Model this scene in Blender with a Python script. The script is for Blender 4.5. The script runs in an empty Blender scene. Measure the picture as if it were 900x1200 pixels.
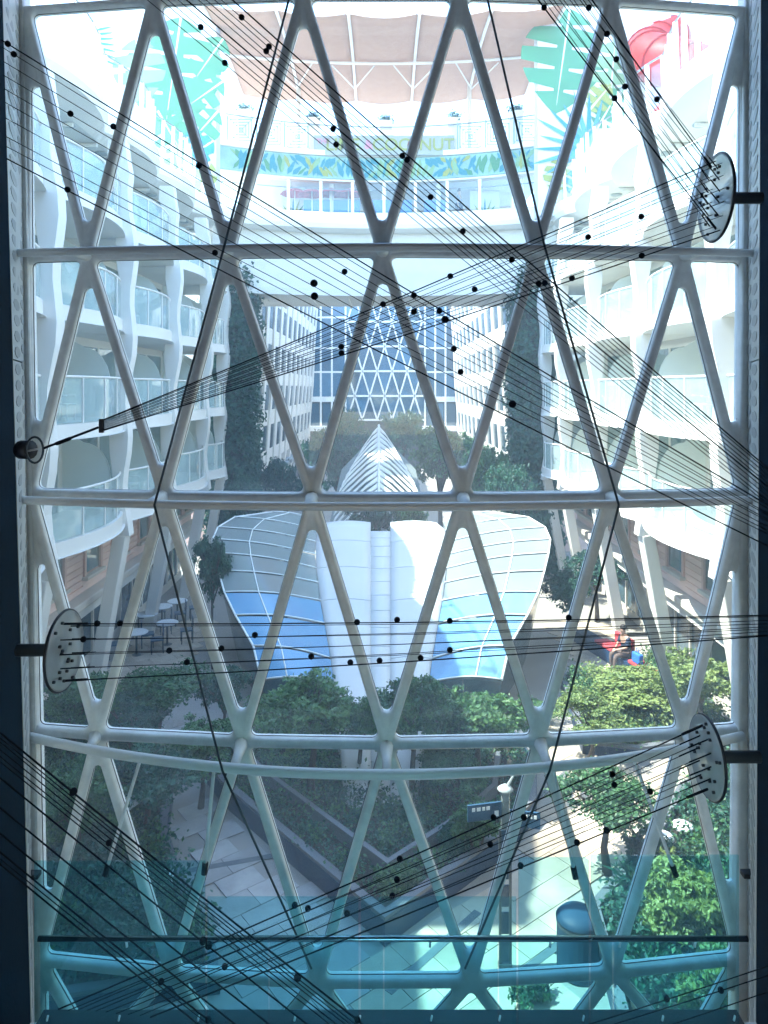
import bpy, bmesh, math, random
import numpy as np
from mathutils import Vector, Matrix
R = math.radians
rnd = random.Random(7)
C = bpy.context.scene.collection
SC = bpy.context.scene

# ------------------------------------------------------------------ camera, sky, sun, exposure
F, CX, CY, H = 870.0, 450.0, 455.0, 8.5          # focal length / principal point in photo pixels, eye height over the park
cam = bpy.data.cameras.new('camera'); camo = bpy.data.objects.new('camera', cam); C.objects.link(camo)
camo.location = (0, 0, H); camo.rotation_euler = (R(90), 0, 0)
cam.sensor_fit = 'HORIZONTAL'; cam.sensor_width = 36; cam.lens = 36 * F / 900
cam.shift_y = -(600 - CY) / 900
cam.clip_start = .1; cam.clip_end = 2000
SC.camera = camo
SUN_EL, SUN_AZ = 58, 266                          # degrees; azimuth clockwise from +Y (the sun stands to the left)
w = bpy.data.worlds.new('World'); SC.world = w; w.use_nodes = True
sky = w.node_tree.nodes.new('ShaderNodeTexSky'); sky.sky_type = 'NISHITA'; sky.sun_disc = False
sky.sun_elevation = R(SUN_EL); sky.sun_rotation = R(SUN_AZ); sky.air_density = 1.0; sky.dust_density = .15; sky.ozone_density = 1.3
bg = w.node_tree.nodes['Background']; bg.inputs['Strength'].default_value = .15
w.node_tree.links.new(sky.outputs[0], bg.inputs['Color'])
sl = bpy.data.lights.new('sun', 'SUN'); sl.energy = 2.0; sl.angle = R(.5); sl.color = (1, .925, .81)
so = bpy.data.objects.new('sun', sl); C.objects.link(so)
sd = Vector((math.sin(R(SUN_AZ)) * math.cos(R(SUN_EL)), math.cos(R(SUN_AZ)) * math.cos(R(SUN_EL)), math.sin(R(SUN_EL))))
so.rotation_euler = sd.to_track_quat('Z', 'Y').to_euler(); so.location = (-20, -6, 50)
SC.view_settings.view_transform = 'Standard'; SC.view_settings.look = 'None'
SC.view_settings.exposure = 3.2; SC.view_settings.gamma = 1
SC.cycles.max_bounces = 10; SC.cycles.diffuse_bounces = 7; SC.cycles.glossy_bounces = 3
SC.cycles.transparent_max_bounces = 28; SC.cycles.transmission_bounces = 4
SC.cycles.sample_clamp_indirect = 6

def at(px, py, Y): return Vector(((px - CX) / F * Y, Y, H - (py - CY) / F * Y))
def gnd(px, py, z=0.0):
    Y = F * (H - z) / (py - CY); return Vector(((px - CX) / F * Y, Y, z))

# ------------------------------------------------------------------ materials
MC = {}
def mat(name, col, rough=.55, metal=0, var=.08, scale=2.0, bump=0, bscale=30, spec=.5, col2=None, rand=0, coat=0, stretch=None, world=False):
    if name in MC: return MC[name]
    m = bpy.data.materials.new(name); m.use_nodes = True; nt = m.node_tree; N = nt.nodes; L = nt.links
    b = N['Principled BSDF']; b.inputs['Roughness'].default_value = rough; b.inputs['Metallic'].default_value = metal
    b.inputs['Specular IOR Level'].default_value = spec; b.inputs['Coat Weight'].default_value = coat
    tc = N.new('ShaderNodeTexCoord'); src = tc.outputs['Object'] if not world else N.new('ShaderNodeNewGeometry').outputs['Position']
    if stretch:
        mp = N.new('ShaderNodeMapping'); mp.inputs['Scale'].default_value = stretch; L.new(src, mp.inputs[0]); src = mp.outputs[0]
    nz = N.new('ShaderNodeTexNoise'); nz.inputs['Scale'].default_value = scale; nz.inputs['Detail'].default_value = 6; nz.inputs['Roughness'].default_value = .65
    L.new(src, nz.inputs['Vector'])
    rp = N.new('ShaderNodeValToRGB'); e = rp.color_ramp.elements
    c2 = col2 or tuple(min(1, c * (1 + var)) for c in col); c1 = tuple(c * (1 - var) for c in col) if not col2 else col
    e[0].position = .3; e[1].position = .7; e[0].color = (*c1, 1); e[1].color = (*c2, 1)
    L.new(nz.outputs['Fac'], rp.inputs['Fac']); out = rp.outputs['Color']
    if rand:
        oi = N.new('ShaderNodeObjectInfo'); hs = N.new('ShaderNodeHueSaturation'); mr = N.new('ShaderNodeMapRange')
        mr.inputs['To Min'].default_value = 1 - rand; mr.inputs['To Max'].default_value = 1 + rand
        L.new(oi.outputs['Random'], mr.inputs['Value']); L.new(mr.outputs[0], hs.inputs['Value']); L.new(out, hs.inputs['Color']); out = hs.outputs['Color']
    L.new(out, b.inputs['Base Color'])
    if rough < .95:
        mr2 = N.new('ShaderNodeMapRange'); mr2.inputs['To Min'].default_value = max(0, rough - .08); mr2.inputs['To Max'].default_value = min(1, rough + .1)
        L.new(nz.outputs['Fac'], mr2.inputs['Value']); L.new(mr2.outputs[0], b.inputs['Roughness'])
    if bump:
        n2 = N.new('ShaderNodeTexNoise'); n2.inputs['Scale'].default_value = bscale; n2.inputs['Detail'].default_value = 4
        L.new(src, n2.inputs['Vector']); bp = N.new('ShaderNodeBump'); bp.inputs['Strength'].default_value = bump; bp.inputs['Distance'].default_value = .02
        L.new(n2.outputs['Fac'], bp.inputs['Height']); L.new(bp.outputs[0], b.inputs['Normal'])
    MC[name] = m; return m

def glass(name, tint=(.92, .97, .96), film=.03, filmcol=(.8, .86, .88), refl=.06, top=.8, trans=True):
    """clear sheet: tinted straight-through light, a mirror reflection that grows at grazing angles, a thin pale film that veils like haze"""
    m = bpy.data.materials.new(name); m.use_nodes = True; nt = m.node_tree; N = nt.nodes; L = nt.links
    N.remove(N['Principled BSDF']); out = N['Material Output']
    tr = N.new('ShaderNodeBsdfTransparent'); tr.inputs[0].default_value = (*tint, 1)
    gl = N.new('ShaderNodeBsdfGlossy'); gl.inputs['Roughness'].default_value = .015
    lw = N.new('ShaderNodeLayerWeight'); lw.inputs['Blend'].default_value = .5
    pw = N.new('ShaderNodeMath'); pw.operation = 'POWER'; pw.inputs[1].default_value = 4
    L.new(lw.outputs['Facing'], pw.inputs[0])
    mr = N.new('ShaderNodeMapRange'); mr.inputs['To Min'].default_value = refl / 2; mr.inputs['To Max'].default_value = top
    L.new(pw.outputs[0], mr.inputs['Value'])
    mx = N.new('ShaderNodeMixShader'); L.new(mr.outputs[0], mx.inputs[0]); L.new(tr.outputs[0], mx.inputs[1]); L.new(gl.outputs[0], mx.inputs[2])
    tl = N.new('ShaderNodeBsdfTranslucent' if trans else 'ShaderNodeBsdfDiffuse'); tl.inputs[0].default_value = (*filmcol, 1)
    tc = N.new('ShaderNodeTexCoord'); nz = N.new('ShaderNodeTexNoise'); nz.inputs['Scale'].default_value = 1.3; nz.inputs['Detail'].default_value = 8
    L.new(tc.outputs['Object'], nz.inputs['Vector'])
    m2 = N.new('ShaderNodeMapRange'); m2.inputs['From Min'].default_value = .3; m2.inputs['From Max'].default_value = .75
    m2.inputs['To Min'].default_value = film * .6; m2.inputs['To Max'].default_value = film * 1.5
    L.new(nz.outputs['Fac'], m2.inputs['Value'])
    mx2 = N.new('ShaderNodeMixShader'); L.new(m2.outputs[0], mx2.inputs[0]); L.new(mx.outputs[0], mx2.inputs[1]); L.new(tl.outputs[0], mx2.inputs[2])
    L.new(mx2.outputs[0], out.inputs['Surface']); return m

def leafmat(name, c1, c2, rough=.5, tr=.35):
    m = bpy.data.materials.new(name); m.use_nodes = True; nt = m.node_tree; N = nt.nodes; L = nt.links
    b = N['Principled BSDF']; out = N['Material Output']; b.inputs['Roughness'].default_value = rough
    tc = N.new('ShaderNodeTexCoord'); nz = N.new('ShaderNodeTexNoise'); nz.inputs['Scale'].default_value = 3.5; nz.inputs['Detail'].default_value = 5
    L.new(tc.outputs['Object'], nz.inputs['Vector'])
    wn = N.new('ShaderNodeTexWhiteNoise'); wn.noise_dimensions = '3D'
    sn = N.new('ShaderNodeVectorMath'); sn.operation = 'SNAP'; sn.inputs[1].default_value = (.05, .05, .05)
    L.new(tc.outputs['Object'], sn.inputs[0]); L.new(sn.outputs[0], wn.inputs['Vector'])
    ad = N.new('ShaderNodeMath'); ad.operation = 'MULTIPLY_ADD'; ad.inputs[1].default_value = .35; ad.inputs[2].default_value = -.17
    L.new(wn.outputs['Value'], ad.inputs[0]); a2 = N.new('ShaderNodeMath'); L.new(ad.outputs[0], a2.inputs[0]); L.new(nz.outputs['Fac'], a2.inputs[1])
    oi = N.new('ShaderNodeObjectInfo'); a3 = N.new('ShaderNodeMath'); a3.operation = 'MULTIPLY_ADD'; a3.inputs[1].default_value = .2; a3.inputs[2].default_value = -.1
    L.new(oi.outputs['Random'], a3.inputs[0]); a4 = N.new('ShaderNodeMath'); L.new(a3.outputs[0], a4.inputs[0]); L.new(a2.outputs[0], a4.inputs[1])
    rp = N.new('ShaderNodeValToRGB'); e = rp.color_ramp.elements; e[0].position = .3; e[1].position = .75; e[0].color = (*c1, 1); e[1].color = (*c2, 1)
    L.new(a4.outputs[0], rp.inputs['Fac']); L.new(rp.outputs['Color'], b.inputs['Base Color'])
    tl = N.new('ShaderNodeBsdfTranslucent'); L.new(rp.outputs['Color'], tl.inputs[0])
    mx = N.new('ShaderNodeMixShader'); mx.inputs[0].default_value = tr; L.new(b.outputs[0], mx.inputs[1]); L.new(tl.outputs[0], mx.inputs[2])
    L.new(mx.outputs[0], out.inputs['Surface']); return m

M = dict(
 frame=mat('painted_frame', (.77, .78, .75), .36, 0, .13, 5, .08, 45),
 tube=mat('painted_tube', (.75, .77, .74), .32, 0, .05, 3),
 rod=mat('dark_rod', (.07, .09, .10), .35, .4),
 whiterod=mat('white_rod', (.85, .86, .85), .3),
 black=mat('black_rubber', (.012, .016, .022), .5),
 cable=mat('black_cable', (.006, .010, .016), .85, 0, .2, 8, spec=.1),
 plate=mat('pale_plate', (.62, .63, .61), .35, .2),
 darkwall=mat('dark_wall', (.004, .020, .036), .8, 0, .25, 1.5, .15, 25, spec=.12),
 ceilin=mat('room_ceiling', (.25, .28, .3), .8),
 roomback=mat('room_back', (.30, .33, .35), .8),
 jamb=mat('jamb_panel', (.62, .62, .58), .4, .1, .1, 2),
 jambdot=mat('jamb_relief', (.42, .42, .40), .45, .1),
 steel=mat('polished_steel', (.35, .4, .42), .18, .9),
 white=mat('white_paint', (.80, .765, .70), .45, 0, .04, .8, .03, 40),
 white2=mat('white_roof', (.62, .61, .59), .4, 0, .05, .5, .06, 3),
 cream=mat('cream_soffit', (.70, .68, .63), .6, 0, .05, 1),
 mint=mat('mint_partition', (.74, .80, .76), .3, 0, .05, .7),
 slate=mat('dark_opening', (.03, .045, .055), .3),
 shop=mat('shop_front', (.06, .10, .12), .15, 0, .4, .7),
 curtain=mat('curtain', (.62, .62, .56), .8, 0, .12, 1, stretch=(14, 14, .3)),
 teal=mat('teal_curtain', (.20, .36, .37), .7, 0, .2, 1, stretch=(14, 14, .3)),
 plank=mat('pink_plank', (.88, .64, .55), .65, 0, .1, 2, .25, 12, rand=.10, stretch=(1, .4, 6)),
 pinkframe=mat('pink_window_frame', (.66, .44, .37), .5),
 ledge=mat('stone_ledge', (.62, .57, .50), .7, 0, .1, 2, .2, 20),
 canopy=mat('beige_fabric', (.52, .35, .27), .85, 0, .06, .7, .1, 8),
 stone=mat('paving_base', (.30, .28, .25), .85, 0, .1, .6),
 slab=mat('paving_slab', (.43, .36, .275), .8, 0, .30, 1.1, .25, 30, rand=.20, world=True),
 slabshade=mat('shaded_paving', (.36, .35, .335), .75, 0, .25, 1.3, .25, 25, rand=.14, world=True),  # slab copy with the left side's cool shade put into its colour
 strip=mat('dark_paving_strip', (.13, .14, .15), .8, 0, .15, 3),
 kerb=mat('pale_kerb', (.13, .14, .155), .7, 0, .1, 2, .15, 25),
 planter=mat('dark_planter', (.008, .034, .085), .45, 0, .2, 2),
 soil=mat('soil', (.035, .03, .025), .95, 0, .3, 4, .6, 20),
 bark=mat('bark', (.085, .07, .06), .9, 0, .3, 4, .7, 18, stretch=(6, 6, 1)),
 skyglass=mat('sky_reflection_panel', (.14, .32, .50), .12, 0, .08, .5, coat=.5),  # sky reflection of the lower wing rows painted in as blue
 greyglass=mat('grey_panel', (.20, .235, .23), .15, 0, .10, .5, coat=.3),
 mullion=mat('white_mullion', (.80, .82, .80), .4),
 towerglass=mat('tower_glass', (.045, .13, .21), .06, 0, .3, .25, rand=.45, coat=.5),
 navy=mat('navy_sign', (.02, .07, .13), .3),
 signwhite=mat('sign_white', (.75, .78, .78), .5),
 bin=mat('blue_bin', (.012, .045, .085), .55, 0, spec=.25),
 red=mat('red_plastic', (.34, .010, .002), .5, 0, .08, 1, spec=.2),
 redcloth=mat('red_cloth', (.45, .05, .06), .8),
 blue=mat('blue_counter', (.05, .22, .50), .4),
 bluebag=mat('blue_bag', (.03, .16, .62), .6),
 skin=mat('skin', (.48, .29, .21), .55), hair=mat('hair', (.02, .015, .012), .6),
 navycloth=mat('navy_cloth', (.02, .035, .07), .85), brown=mat('brown_cloth', (.13, .09, .075), .85),
 greycloth=mat('grey_cloth', (.25, .28, .33), .85),
 green1=mat('print_green', (.06, .24, .125), .6, 0, .12, .8), green2=mat('print_pale_green', (.20, .36, .20), .6),
 teal1=mat('print_teal', (.02, .22, .29), .6), lime=mat('print_lime', (.28, .32, .08), .6), bluep=mat('print_blue', (.07, .28, .46), .6),
 mural=mat('mural_white', (.62, .645, .67), .6, 0, .03),
 seam=mat('membrane_seam', (.52, .52, .51), .6),
 tonedwhite=mat('toned_white_paint', (.26, .38, .46), .5),  # darker bluish tone put into the white railing against the blown sky
 bandbase=mat('band_base', (.26, .45, .46), .6, 0, .25, .8),
 roomfloor=mat('bounce_floor', (.75, .75, .72), .5, 0, .08, 1),  # floor made pale to bounce window light up onto the lower frame
 vineback=mat('vine_backing', (.02, .05, .04), .9, 0, .4, 3),
 grey=mat('grey_sign', (.33, .37, .37), .6), coco=mat('coconut_brown', (.25, .12, .09), .7), pinkp=mat('print_pink', (.62, .25, .36), .6),
)
M['glass'] = glass('window_glass', (.93, .985, .99), .036, (.70, .84, .92), .04, .6)  # its pale bluish film puts the milky haze into the glass
M['nearglass'] = glass('balustrade_glass', (.72, .94, .97), .012, (.2, .62, .78), .05, .7)
M['balcony'] = glass('balcony_glass', (.84, .94, .93), .20, (.76, .85, .84), .10, .8, False)
M['door'] = glass('door_glass', (.66, .78, .78), .12, (.75, .82, .82), .22, .9, False)
M['acrylic'] = glass('frosted_acrylic', (.85, .9, .9), .55, (.74, .76, .75), .06, .5, False)
M['clear'] = glass('clear_rail_glass', (.93, .97, .97), .03, (.8, .88, .88), .08, .6, False)
M['canopy'] = leafmat('canopy_fabric', (.52, .32, .22), (.57, .37, .265), .9, .22)
M['leafA'] = leafmat('leaf_mid', (.028, .10, .045), (.10, .235, .08))
M['leafE'] = leafmat('leaf_fresh', (.035, .11, .045), (.13, .27, .085))
M['leafB'] = leafmat('leaf_dark', (.008, .060, .050), (.045, .155, .09))
M['leafC'] = leafmat('leaf_bright', (.07, .14, .04), (.28, .36, .11))
M['leafD'] = leafmat('leaf_vine', (.012, .085, .062), (.05, .16, .085))

# ------------------------------------------------------------------ mesh helpers
class MB:
    def __init__(s): s.v = []; s.f = []
    def add(s, vs, fs):
        o = len(s.v); s.v += [tuple(v) for v in vs]; s.f += [tuple(i + o for i in f) for f in fs]; return s
    def box(s, x0, x1, y0, y1, z0, z1):
        if x0 > x1: x0, x1 = x1, x0
        if y0 > y1: y0, y1 = y1, y0
        return s.add([(x0,y0,z0),(x1,y0,z0),(x1,y1,z0),(x0,y1,z0),(x0,y0,z1),(x1,y0,z1),(x1,y1,z1),(x0,y1,z1)],
                     [(0,3,2,1),(4,5,6,7),(0,1,5,4),(1,2,6,5),(2,3,7,6),(3,0,4,7)])
    def bar(s, a, b, wx, wz, up=(0, 0, 1)):
        a = Vector(a); b = Vector(b); d = (b - a).normalized(); u = Vector(up); x = d.cross(u)
        if x.length < 1e-4: x = d.cross(Vector((1, 0, 0)))
        x.normalize(); z = x.cross(d).normalized(); vs = []
        for p in (a, b):
            for i, j in ((-1,-1),(1,-1),(1,1),(-1,1)): vs.append(p + x * wx / 2 * i + z * wz / 2 * j)
        return s.add(vs, [(0,1,2,3),(7,6,5,4),(0,4,5,1),(1,5,6,2),(2,6,7,3),(3,7,4,0)])
    def tube(s, pts, r, n=8, cap=True):
        pts = [Vector(p) for p in pts]; k = len(pts); rs = r if isinstance(r, (list, tuple)) else [r] * k
        t0 = (pts[1] - pts[0]).normalized(); u = t0.orthogonal().normalized(); vs = []; fs = []
        for i, p in enumerate(pts):
            t = (pts[min(i + 1, k - 1)] - pts[max(i - 1, 0)]).normalized()
            u = (u - t * u.dot(t)); u = u.normalized() if u.length > 1e-6 else t.orthogonal().normalized(); q = t.cross(u)
            for j in range(n):
                a = 2 * math.pi * j / n; vs.append(p + (u * math.cos(a) + q * math.sin(a)) * rs[i])
        for i in range(k - 1):
            for j in range(n):
                a = i * n + j; b = i * n + (j + 1) % n; fs.append((a, b, b + n, a + n))
        if cap: fs.append(tuple(reversed(range(n)))); fs.append(tuple((k - 1) * n + j for j in range(n)))
        return s.add(vs, fs)
    def lathe(s, c, prof, n=16, axis='Z', M3=None):
        """prof: (radius, height) pairs round an axis through c"""
        c = Vector(c); vs = []; fs = []; k = len(prof)
        for r, h in prof:
            for j in range(n):
                a = 2 * math.pi * j / n; p = Vector((r * math.cos(a), r * math.sin(a), h))
                vs.append(c + (M3 @ p if M3 else p))
        for i in range(k - 1):
            for j in range(n):
                a = i * n + j; b = i * n + (j + 1) % n; fs.append((a, b, b + n, a + n))
        fs.append(tuple(reversed(range(n)))); fs.append(tuple((k - 1) * n + j for j in range(n)))
        return s.add(vs, fs)
    def ball(s, c, r, n=12, m=8, sc=(1, 1, 1)):
        return s.lathe(c, [(max(1e-4, r * math.sin(math.pi * i / m)), -r * math.cos(math.pi * i / m)) for i in range(m + 1)], n, M3=Matrix.Diagonal(sc))
    def prism(s, poly, off):
        off = Vector(off); n = len(poly); p = [Vector(q) for q in poly]
        return s.add(p + [q + off for q in p], [tuple(range(n)), tuple(reversed(range(n, 2 * n)))] + [((i + 1) % n, i, n + i, n + (i + 1) % n) for i in range(n)])
    def grid(s, rows, thick=None):
        """rows of equal length -> surface; thick (Vector) gives it a back and edges"""
        m = len(rows); n = len(rows[0]); vs = [Vector(p) for r in rows for p in r]; fs = []
        for i in range(m - 1):
            for j in range(n - 1): a = i * n + j; fs.append((a, a + 1, a + n + 1, a + n))
        if thick is not None:
            k = len(vs); vs += [v + Vector(thick) for v in vs]; fs += [tuple(reversed([i + k for i in f])) for f in list(fs)]
            loop = [j for j in range(n)] + [i * n + n - 1 for i in range(1, m)] + [(m - 1) * n + j for j in range(n - 2, -1, -1)] + [i * n for i in range(m - 2, 0, -1)]
            for a, b in zip(loop, loop[1:] + loop[:1]): fs.append((b, a, a + k, b + k))
        return s.add(vs, fs)
    def mesh(s, name):
        me = bpy.data.meshes.new(name); me.from_pydata(s.v, [], s.f)
        return me
    def build(s, name, m, parent=None, smooth=False, local=False, label=None, kind=None, fix=True, bevel=0):
        me = s.mesh(name)
        if fix:
            bm = bmesh.new(); bm.from_mesh(me); bmesh.ops.recalc_face_normals(bm, faces=bm.faces)
            if bevel: bmesh.ops.bevel(bm, geom=[e for e in bm.edges if len(e.link_faces) == 2 and e.calc_face_angle(0) > .6], offset=bevel, segments=2, affect='EDGES', profile=.5)
            bm.to_mesh(me); bm.free()
        return link(name, me, m, parent, smooth, local, label, kind)
def link(name, me, m, parent=None, smooth=False, local=False, label=None, kind=None):
    if m is not None and len(me.materials) == 0: me.materials.append(m)
    if smooth: me.polygons.foreach_set('use_smooth', [True] * len(me.polygons))
    o = bpy.data.objects.new(name, me); C.objects.link(o)
    if parent:
        o.parent = parent
        if not local: o.location = -wloc(parent)
    if label: o['label'] = label
    if kind: o['kind'] = kind
    return o
def wloc(o):
    v = Vector(o.location)
    while o.parent: o = o.parent; v += Vector(o.location)
    return v
def thing(name, label, cat, loc=(0, 0, 0), group=None, rz=0, kind=None):
    o = bpy.data.objects.new(name, None); C.objects.link(o); o.location = loc; o.rotation_euler = (0, 0, rz); o.empty_display_size = .2
    return tag(o, label, cat, group)
def tag(o, label, cat, group=None):
    o['label'] = label; o['category'] = cat; o['kind'] = 'thing'
    if group: o['group'] = group
    return o
def part(name, me, m, parent, loc=(0, 0, 0), rot=None):
    """a piece that shares mesh data"""
    if len(me.materials) == 0: me.materials.append(m)
    o = bpy.data.objects.new(name, me); C.objects.link(o); o.parent = parent; o.location = Vector(loc) - wloc(parent)
    if rot: o.rotation_euler = rot
    return o
def copy_tree(o, parent=None):
    c = o.copy(); C.objects.link(c)
    if parent: c.parent = parent
    for ch in list(o.children): copy_tree(ch, c)
    return c

# ================================================================== THE ROOM AND THE WINDOW
def D(px): return 8.0 + .35 * ((px - 450) / 420) ** 2
def fx(px): return (px - CX) / F * D(px)
RZ = [4.26, 1.47, -1.18, -3.83, -6.40]
RN = [[180, 355, 538, 715], [103, 268, 448, 628, 800], [192, 366, 542, 714], [114, 284, 453, 632, 803], [200, 372, 552, 718]]
EL = [30, 32, 36, 41, 46]; ER = [873, 872, 870, 869, 866]
def V2(px, r): return (fx(px), RZ[r], D(px))
cells = []
for r in range(4):
    n0 = [V2(EL[r], r)] + [V2(p, r) for p in RN[r]] + [V2(ER[r], r)]
    n1 = [V2(EL[r+1], r+1)] + [V2(p, r+1) for p in RN[r+1]] + [V2(ER[r+1], r+1)]
    if r % 2 == 0:   # n0 has 4+2 nodes, n1 5+2
        cells.append((n0[0], n1[1], n1[0]))
        for i in range(5):
            cells.append((n0[i], n0[i+1], n1[i+1]))
            if i < 4: cells.append((n0[i+1], n1[i+2], n1[i+1]))
        cells.append((n0[5], n1[6], n1[5]))
    else:
        cells.append((n0[0], n0[1], n1[0]))
        for i in range(5):
            cells.append((n0[i+1], n1[i+1], n1[i]))
            if i < 4: cells.append((n0[i+1], n0[i+2], n1[i+1]))
        cells.append((n0[5], n1[5], n1[4])) if False else None
        cells.append((n0[5], n0[6], n1[5]))
# one more row under the lowest ring
lowz = -7.4
n0 = [V2(EL[4], 4)] + [V2(p, 4) for p in RN[4]] + [V2(ER[4], 4)]
n1 = [(fx(p), lowz, D(p)) for p in (48, 110, 284, 453, 632, 803, 864)]
cells.append((n0[0], n1[1], n1[0]))
for i in range(5):
    cells.append((n0[i], n0[i+1], n1[i+1]))
    if i < 4: cells.append((n0[i+1], n1[i+2], n1[i+1]))
cells.append((n0[5], n1[6], n1[5]))
window = thing('window_wall', 'tall bowed window of white triangular steel framing looking onto the park', 'window', (0, 8, H - 6.4))
fr = MB(); panes = []
HW = .055; NA = 5
PROF = [(0, -.07), (.45, -.067), (.8, -.050), (.95, -.022), (1, .01), (1, .07), (.3, .10), (0, .10)]
for tri in cells:
    A, B, Cc = [np.array((p[0], p[1])) for p in tri]; P = [A, B, Cc]; dep = [p[2] for p in tri]
    if np.cross(B - A, Cc - A) < 0: P = [A, Cc, B]; dep = [dep[0], dep[2], dep[1]]
    ls = [np.linalg.norm(P[(i+1) % 3] - P[(i+2) % 3]) for i in range(3)]; per = sum(ls)
    I = sum(l * p for l, p in zip(ls, P)) / per; area = abs(np.cross(P[1] - P[0], P[2] - P[0])) / 2; rin = 2 * area / per
    k = 1 - HW / rin; Q = [I + (p - I) * k for p in P]
    Tm = np.array([[P[0][0], P[1][0], P[2][0]], [P[0][1], P[1][1], P[2][1]], [1, 1, 1]])
    Ti = np.linalg.inv(Tm)
    def yy(p, Ti=Ti, dep=dep): return float(np.dot(Ti @ np.array([p[0], p[1], 1]), dep))
    inner, outer = [], []
    for i in range(3):
        p, a, b = Q[i], Q[i-1], Q[(i+1) % 3]
        da = (a - p) / np.linalg.norm(a - p); db = (b - p) / np.linalg.norm(b - p)
        ha = math.acos(max(-1, min(1, np.dot(da, db)))) / 2
        rf = min(.062, .3 * rin); tl = rf / math.tan(ha); bis = (da + db) / np.linalg.norm(da + db); cen = p + bis * rf / math.sin(ha)
        s0 = p + da * tl - cen; s1 = p + db * tl - cen
        a0 = math.atan2(s0[1], s0[0]); a1 = math.atan2(s1[1], s1[0]); dd = (a1 - a0 + math.pi) % (2 * math.pi) - math.pi
        for j in range(NA):
            t = a0 + dd * j / (NA - 1); inner.append(cen + rf * np.array((math.cos(t), math.sin(t)))); outer.append(P[i])
    n = len(inner); vs = []; fs = []
    for d, off in PROF:
        for q, o in zip(inner, outer):
            p = o + (q - o) * d; vs.append((p[0], yy(p) + off, H + p[1]))
    for a in range(len(PROF) - 1):
        for j in range(n):
            j2 = (j + 1) % n; f = (a * n + j, a * n + j2, (a + 1) * n + j2, (a + 1) * n + j); fs.append(f)
    fr.add(vs, fs)
    panes.append([(I + (q - I) * 1.004) for q in inner] + [yy])
fo = fr.build('frame', M['frame'], window, smooth=True, fix=False)
bm = bmesh.new(); bm.from_mesh(fo.data); bmesh.ops.remove_doubles(bm, verts=bm.verts, dist=.0008); bmesh.ops.dissolve_degenerate(bm, dist=.0005, edges=bm.edges)
bmesh.ops.recalc_face_normals(bm, faces=bm.faces); bm.to_mesh(fo.data); bm.free()
for pl in panes:
    yy = pl[-1]; poly = [(q[0], yy(q) + .035, H + q[1]) for q in pl[:-1]]
    pn = MB().prism(poly, (0, .014, 0)).build('pane', M['glass'], window)
    MB().tube([(p[0], p[1] - .012, p[2]) for p in poly + poly[:1]], .0075, 5, cap=False).build('gasket', M['black'], pn)
def arc(z, Yc, sag, x0=-3.95, x1=3.95, n=40):
    return [((x0 + (x1 - x0) * i / n), Yc + sag * ((x0 + (x1 - x0) * i / n) / 3.9) ** 2, H + z) for i in range(n + 1)]
RING = [(4.20, 7.4, .36, .045), (1.41, 7.42, .34, .042), (-1.165, 7.3, .46, .044), (-3.83, 7.36, .80, .050), (-6.0, 7.5, .6, .04)]
for z, yc, sg, r in RING[:4]: MB().tube(arc(z, yc, sg), r, 14).build('ring_tube', M['tube'], window, smooth=True)
def ringpt(i, px):
    z, yc, sg, r = RING[i]; Y = yc
    for _ in range(5): x = (px - CX) / F * Y; Y = yc + sg * (x / 3.9) ** 2
    return Vector((x, Y, H + z))
for r in (1, 2, 3):
    for px in RN[r]:
        x = fx(px); a = Vector((x, D(px) - .04, H + RZ[r])); xx = x * .985
        b = Vector((xx, RING[r][1] + RING[r][2] * (xx / 3.9) ** 2, H + RING[r][0]))
        MB().tube([a, a.lerp(b, .5), b], [.075, .05, .045], 10).build('spoke', M['frame'], window, smooth=True)
ties = [[(0, 350), (1, 264), (2, 183), (3, 262)], [(0, 561), (1, 637), (2, 723), (3, 643)]]
for k, t in enumerate(ties):
    pts = [ringpt(i, px) + Vector((0, -.06, 0)) for i, px in t]
    pts.append(Vector(at((365, 545)[k], 1135, 7.75)))
    for a, b in zip(pts, pts[1:]): MB().tube([a, b], .012, 8).build('tie_rod', M['rod'], window, smooth=True)
for k, (a, b, lab) in enumerate((((165, 893), (125, 1019), 'first'), ((251, 902), (240, 1017), ''), ((648, 905), (673, 1022), ''), ((742, 890), (790, 1020), ''))):
    p = ringpt(3, a[0]); q = at(*b, p.y - .1)
    s = MB().tube([p, q], .018, 8).build('hanger_rod', M['whiterod'], window, smooth=True)
    d = (q - p).normalized(); MB().tube([q - d * .05, q + d * .06], .03, 10).build('end_cap', M['black'], s, smooth=True)
for px, py in ((40, 1025), (876, 1024)):
    p = at(px, py, 7.9); MB().box(p.x - .06, p.x + .06, p.y - .05, p.y + .05, p.z - .025, p.z + .025).build('clamp', M['black'], window, bevel=.008)
# posts at both ends of the window
for s, e0, e1 in ((-1, 22, 45), (1, 878, 866)):
    x0 = (e0 - CX) / F * 8.35; x1 = (e1 - CX) / F * 8.35
    MB().bar((x0, 8.36, H + 4.7), (x1, 8.36, H - 7.4), .17, .22, up=(0, 1, 0)).build('end_post', M['frame'], window, bevel=.03)
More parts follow.
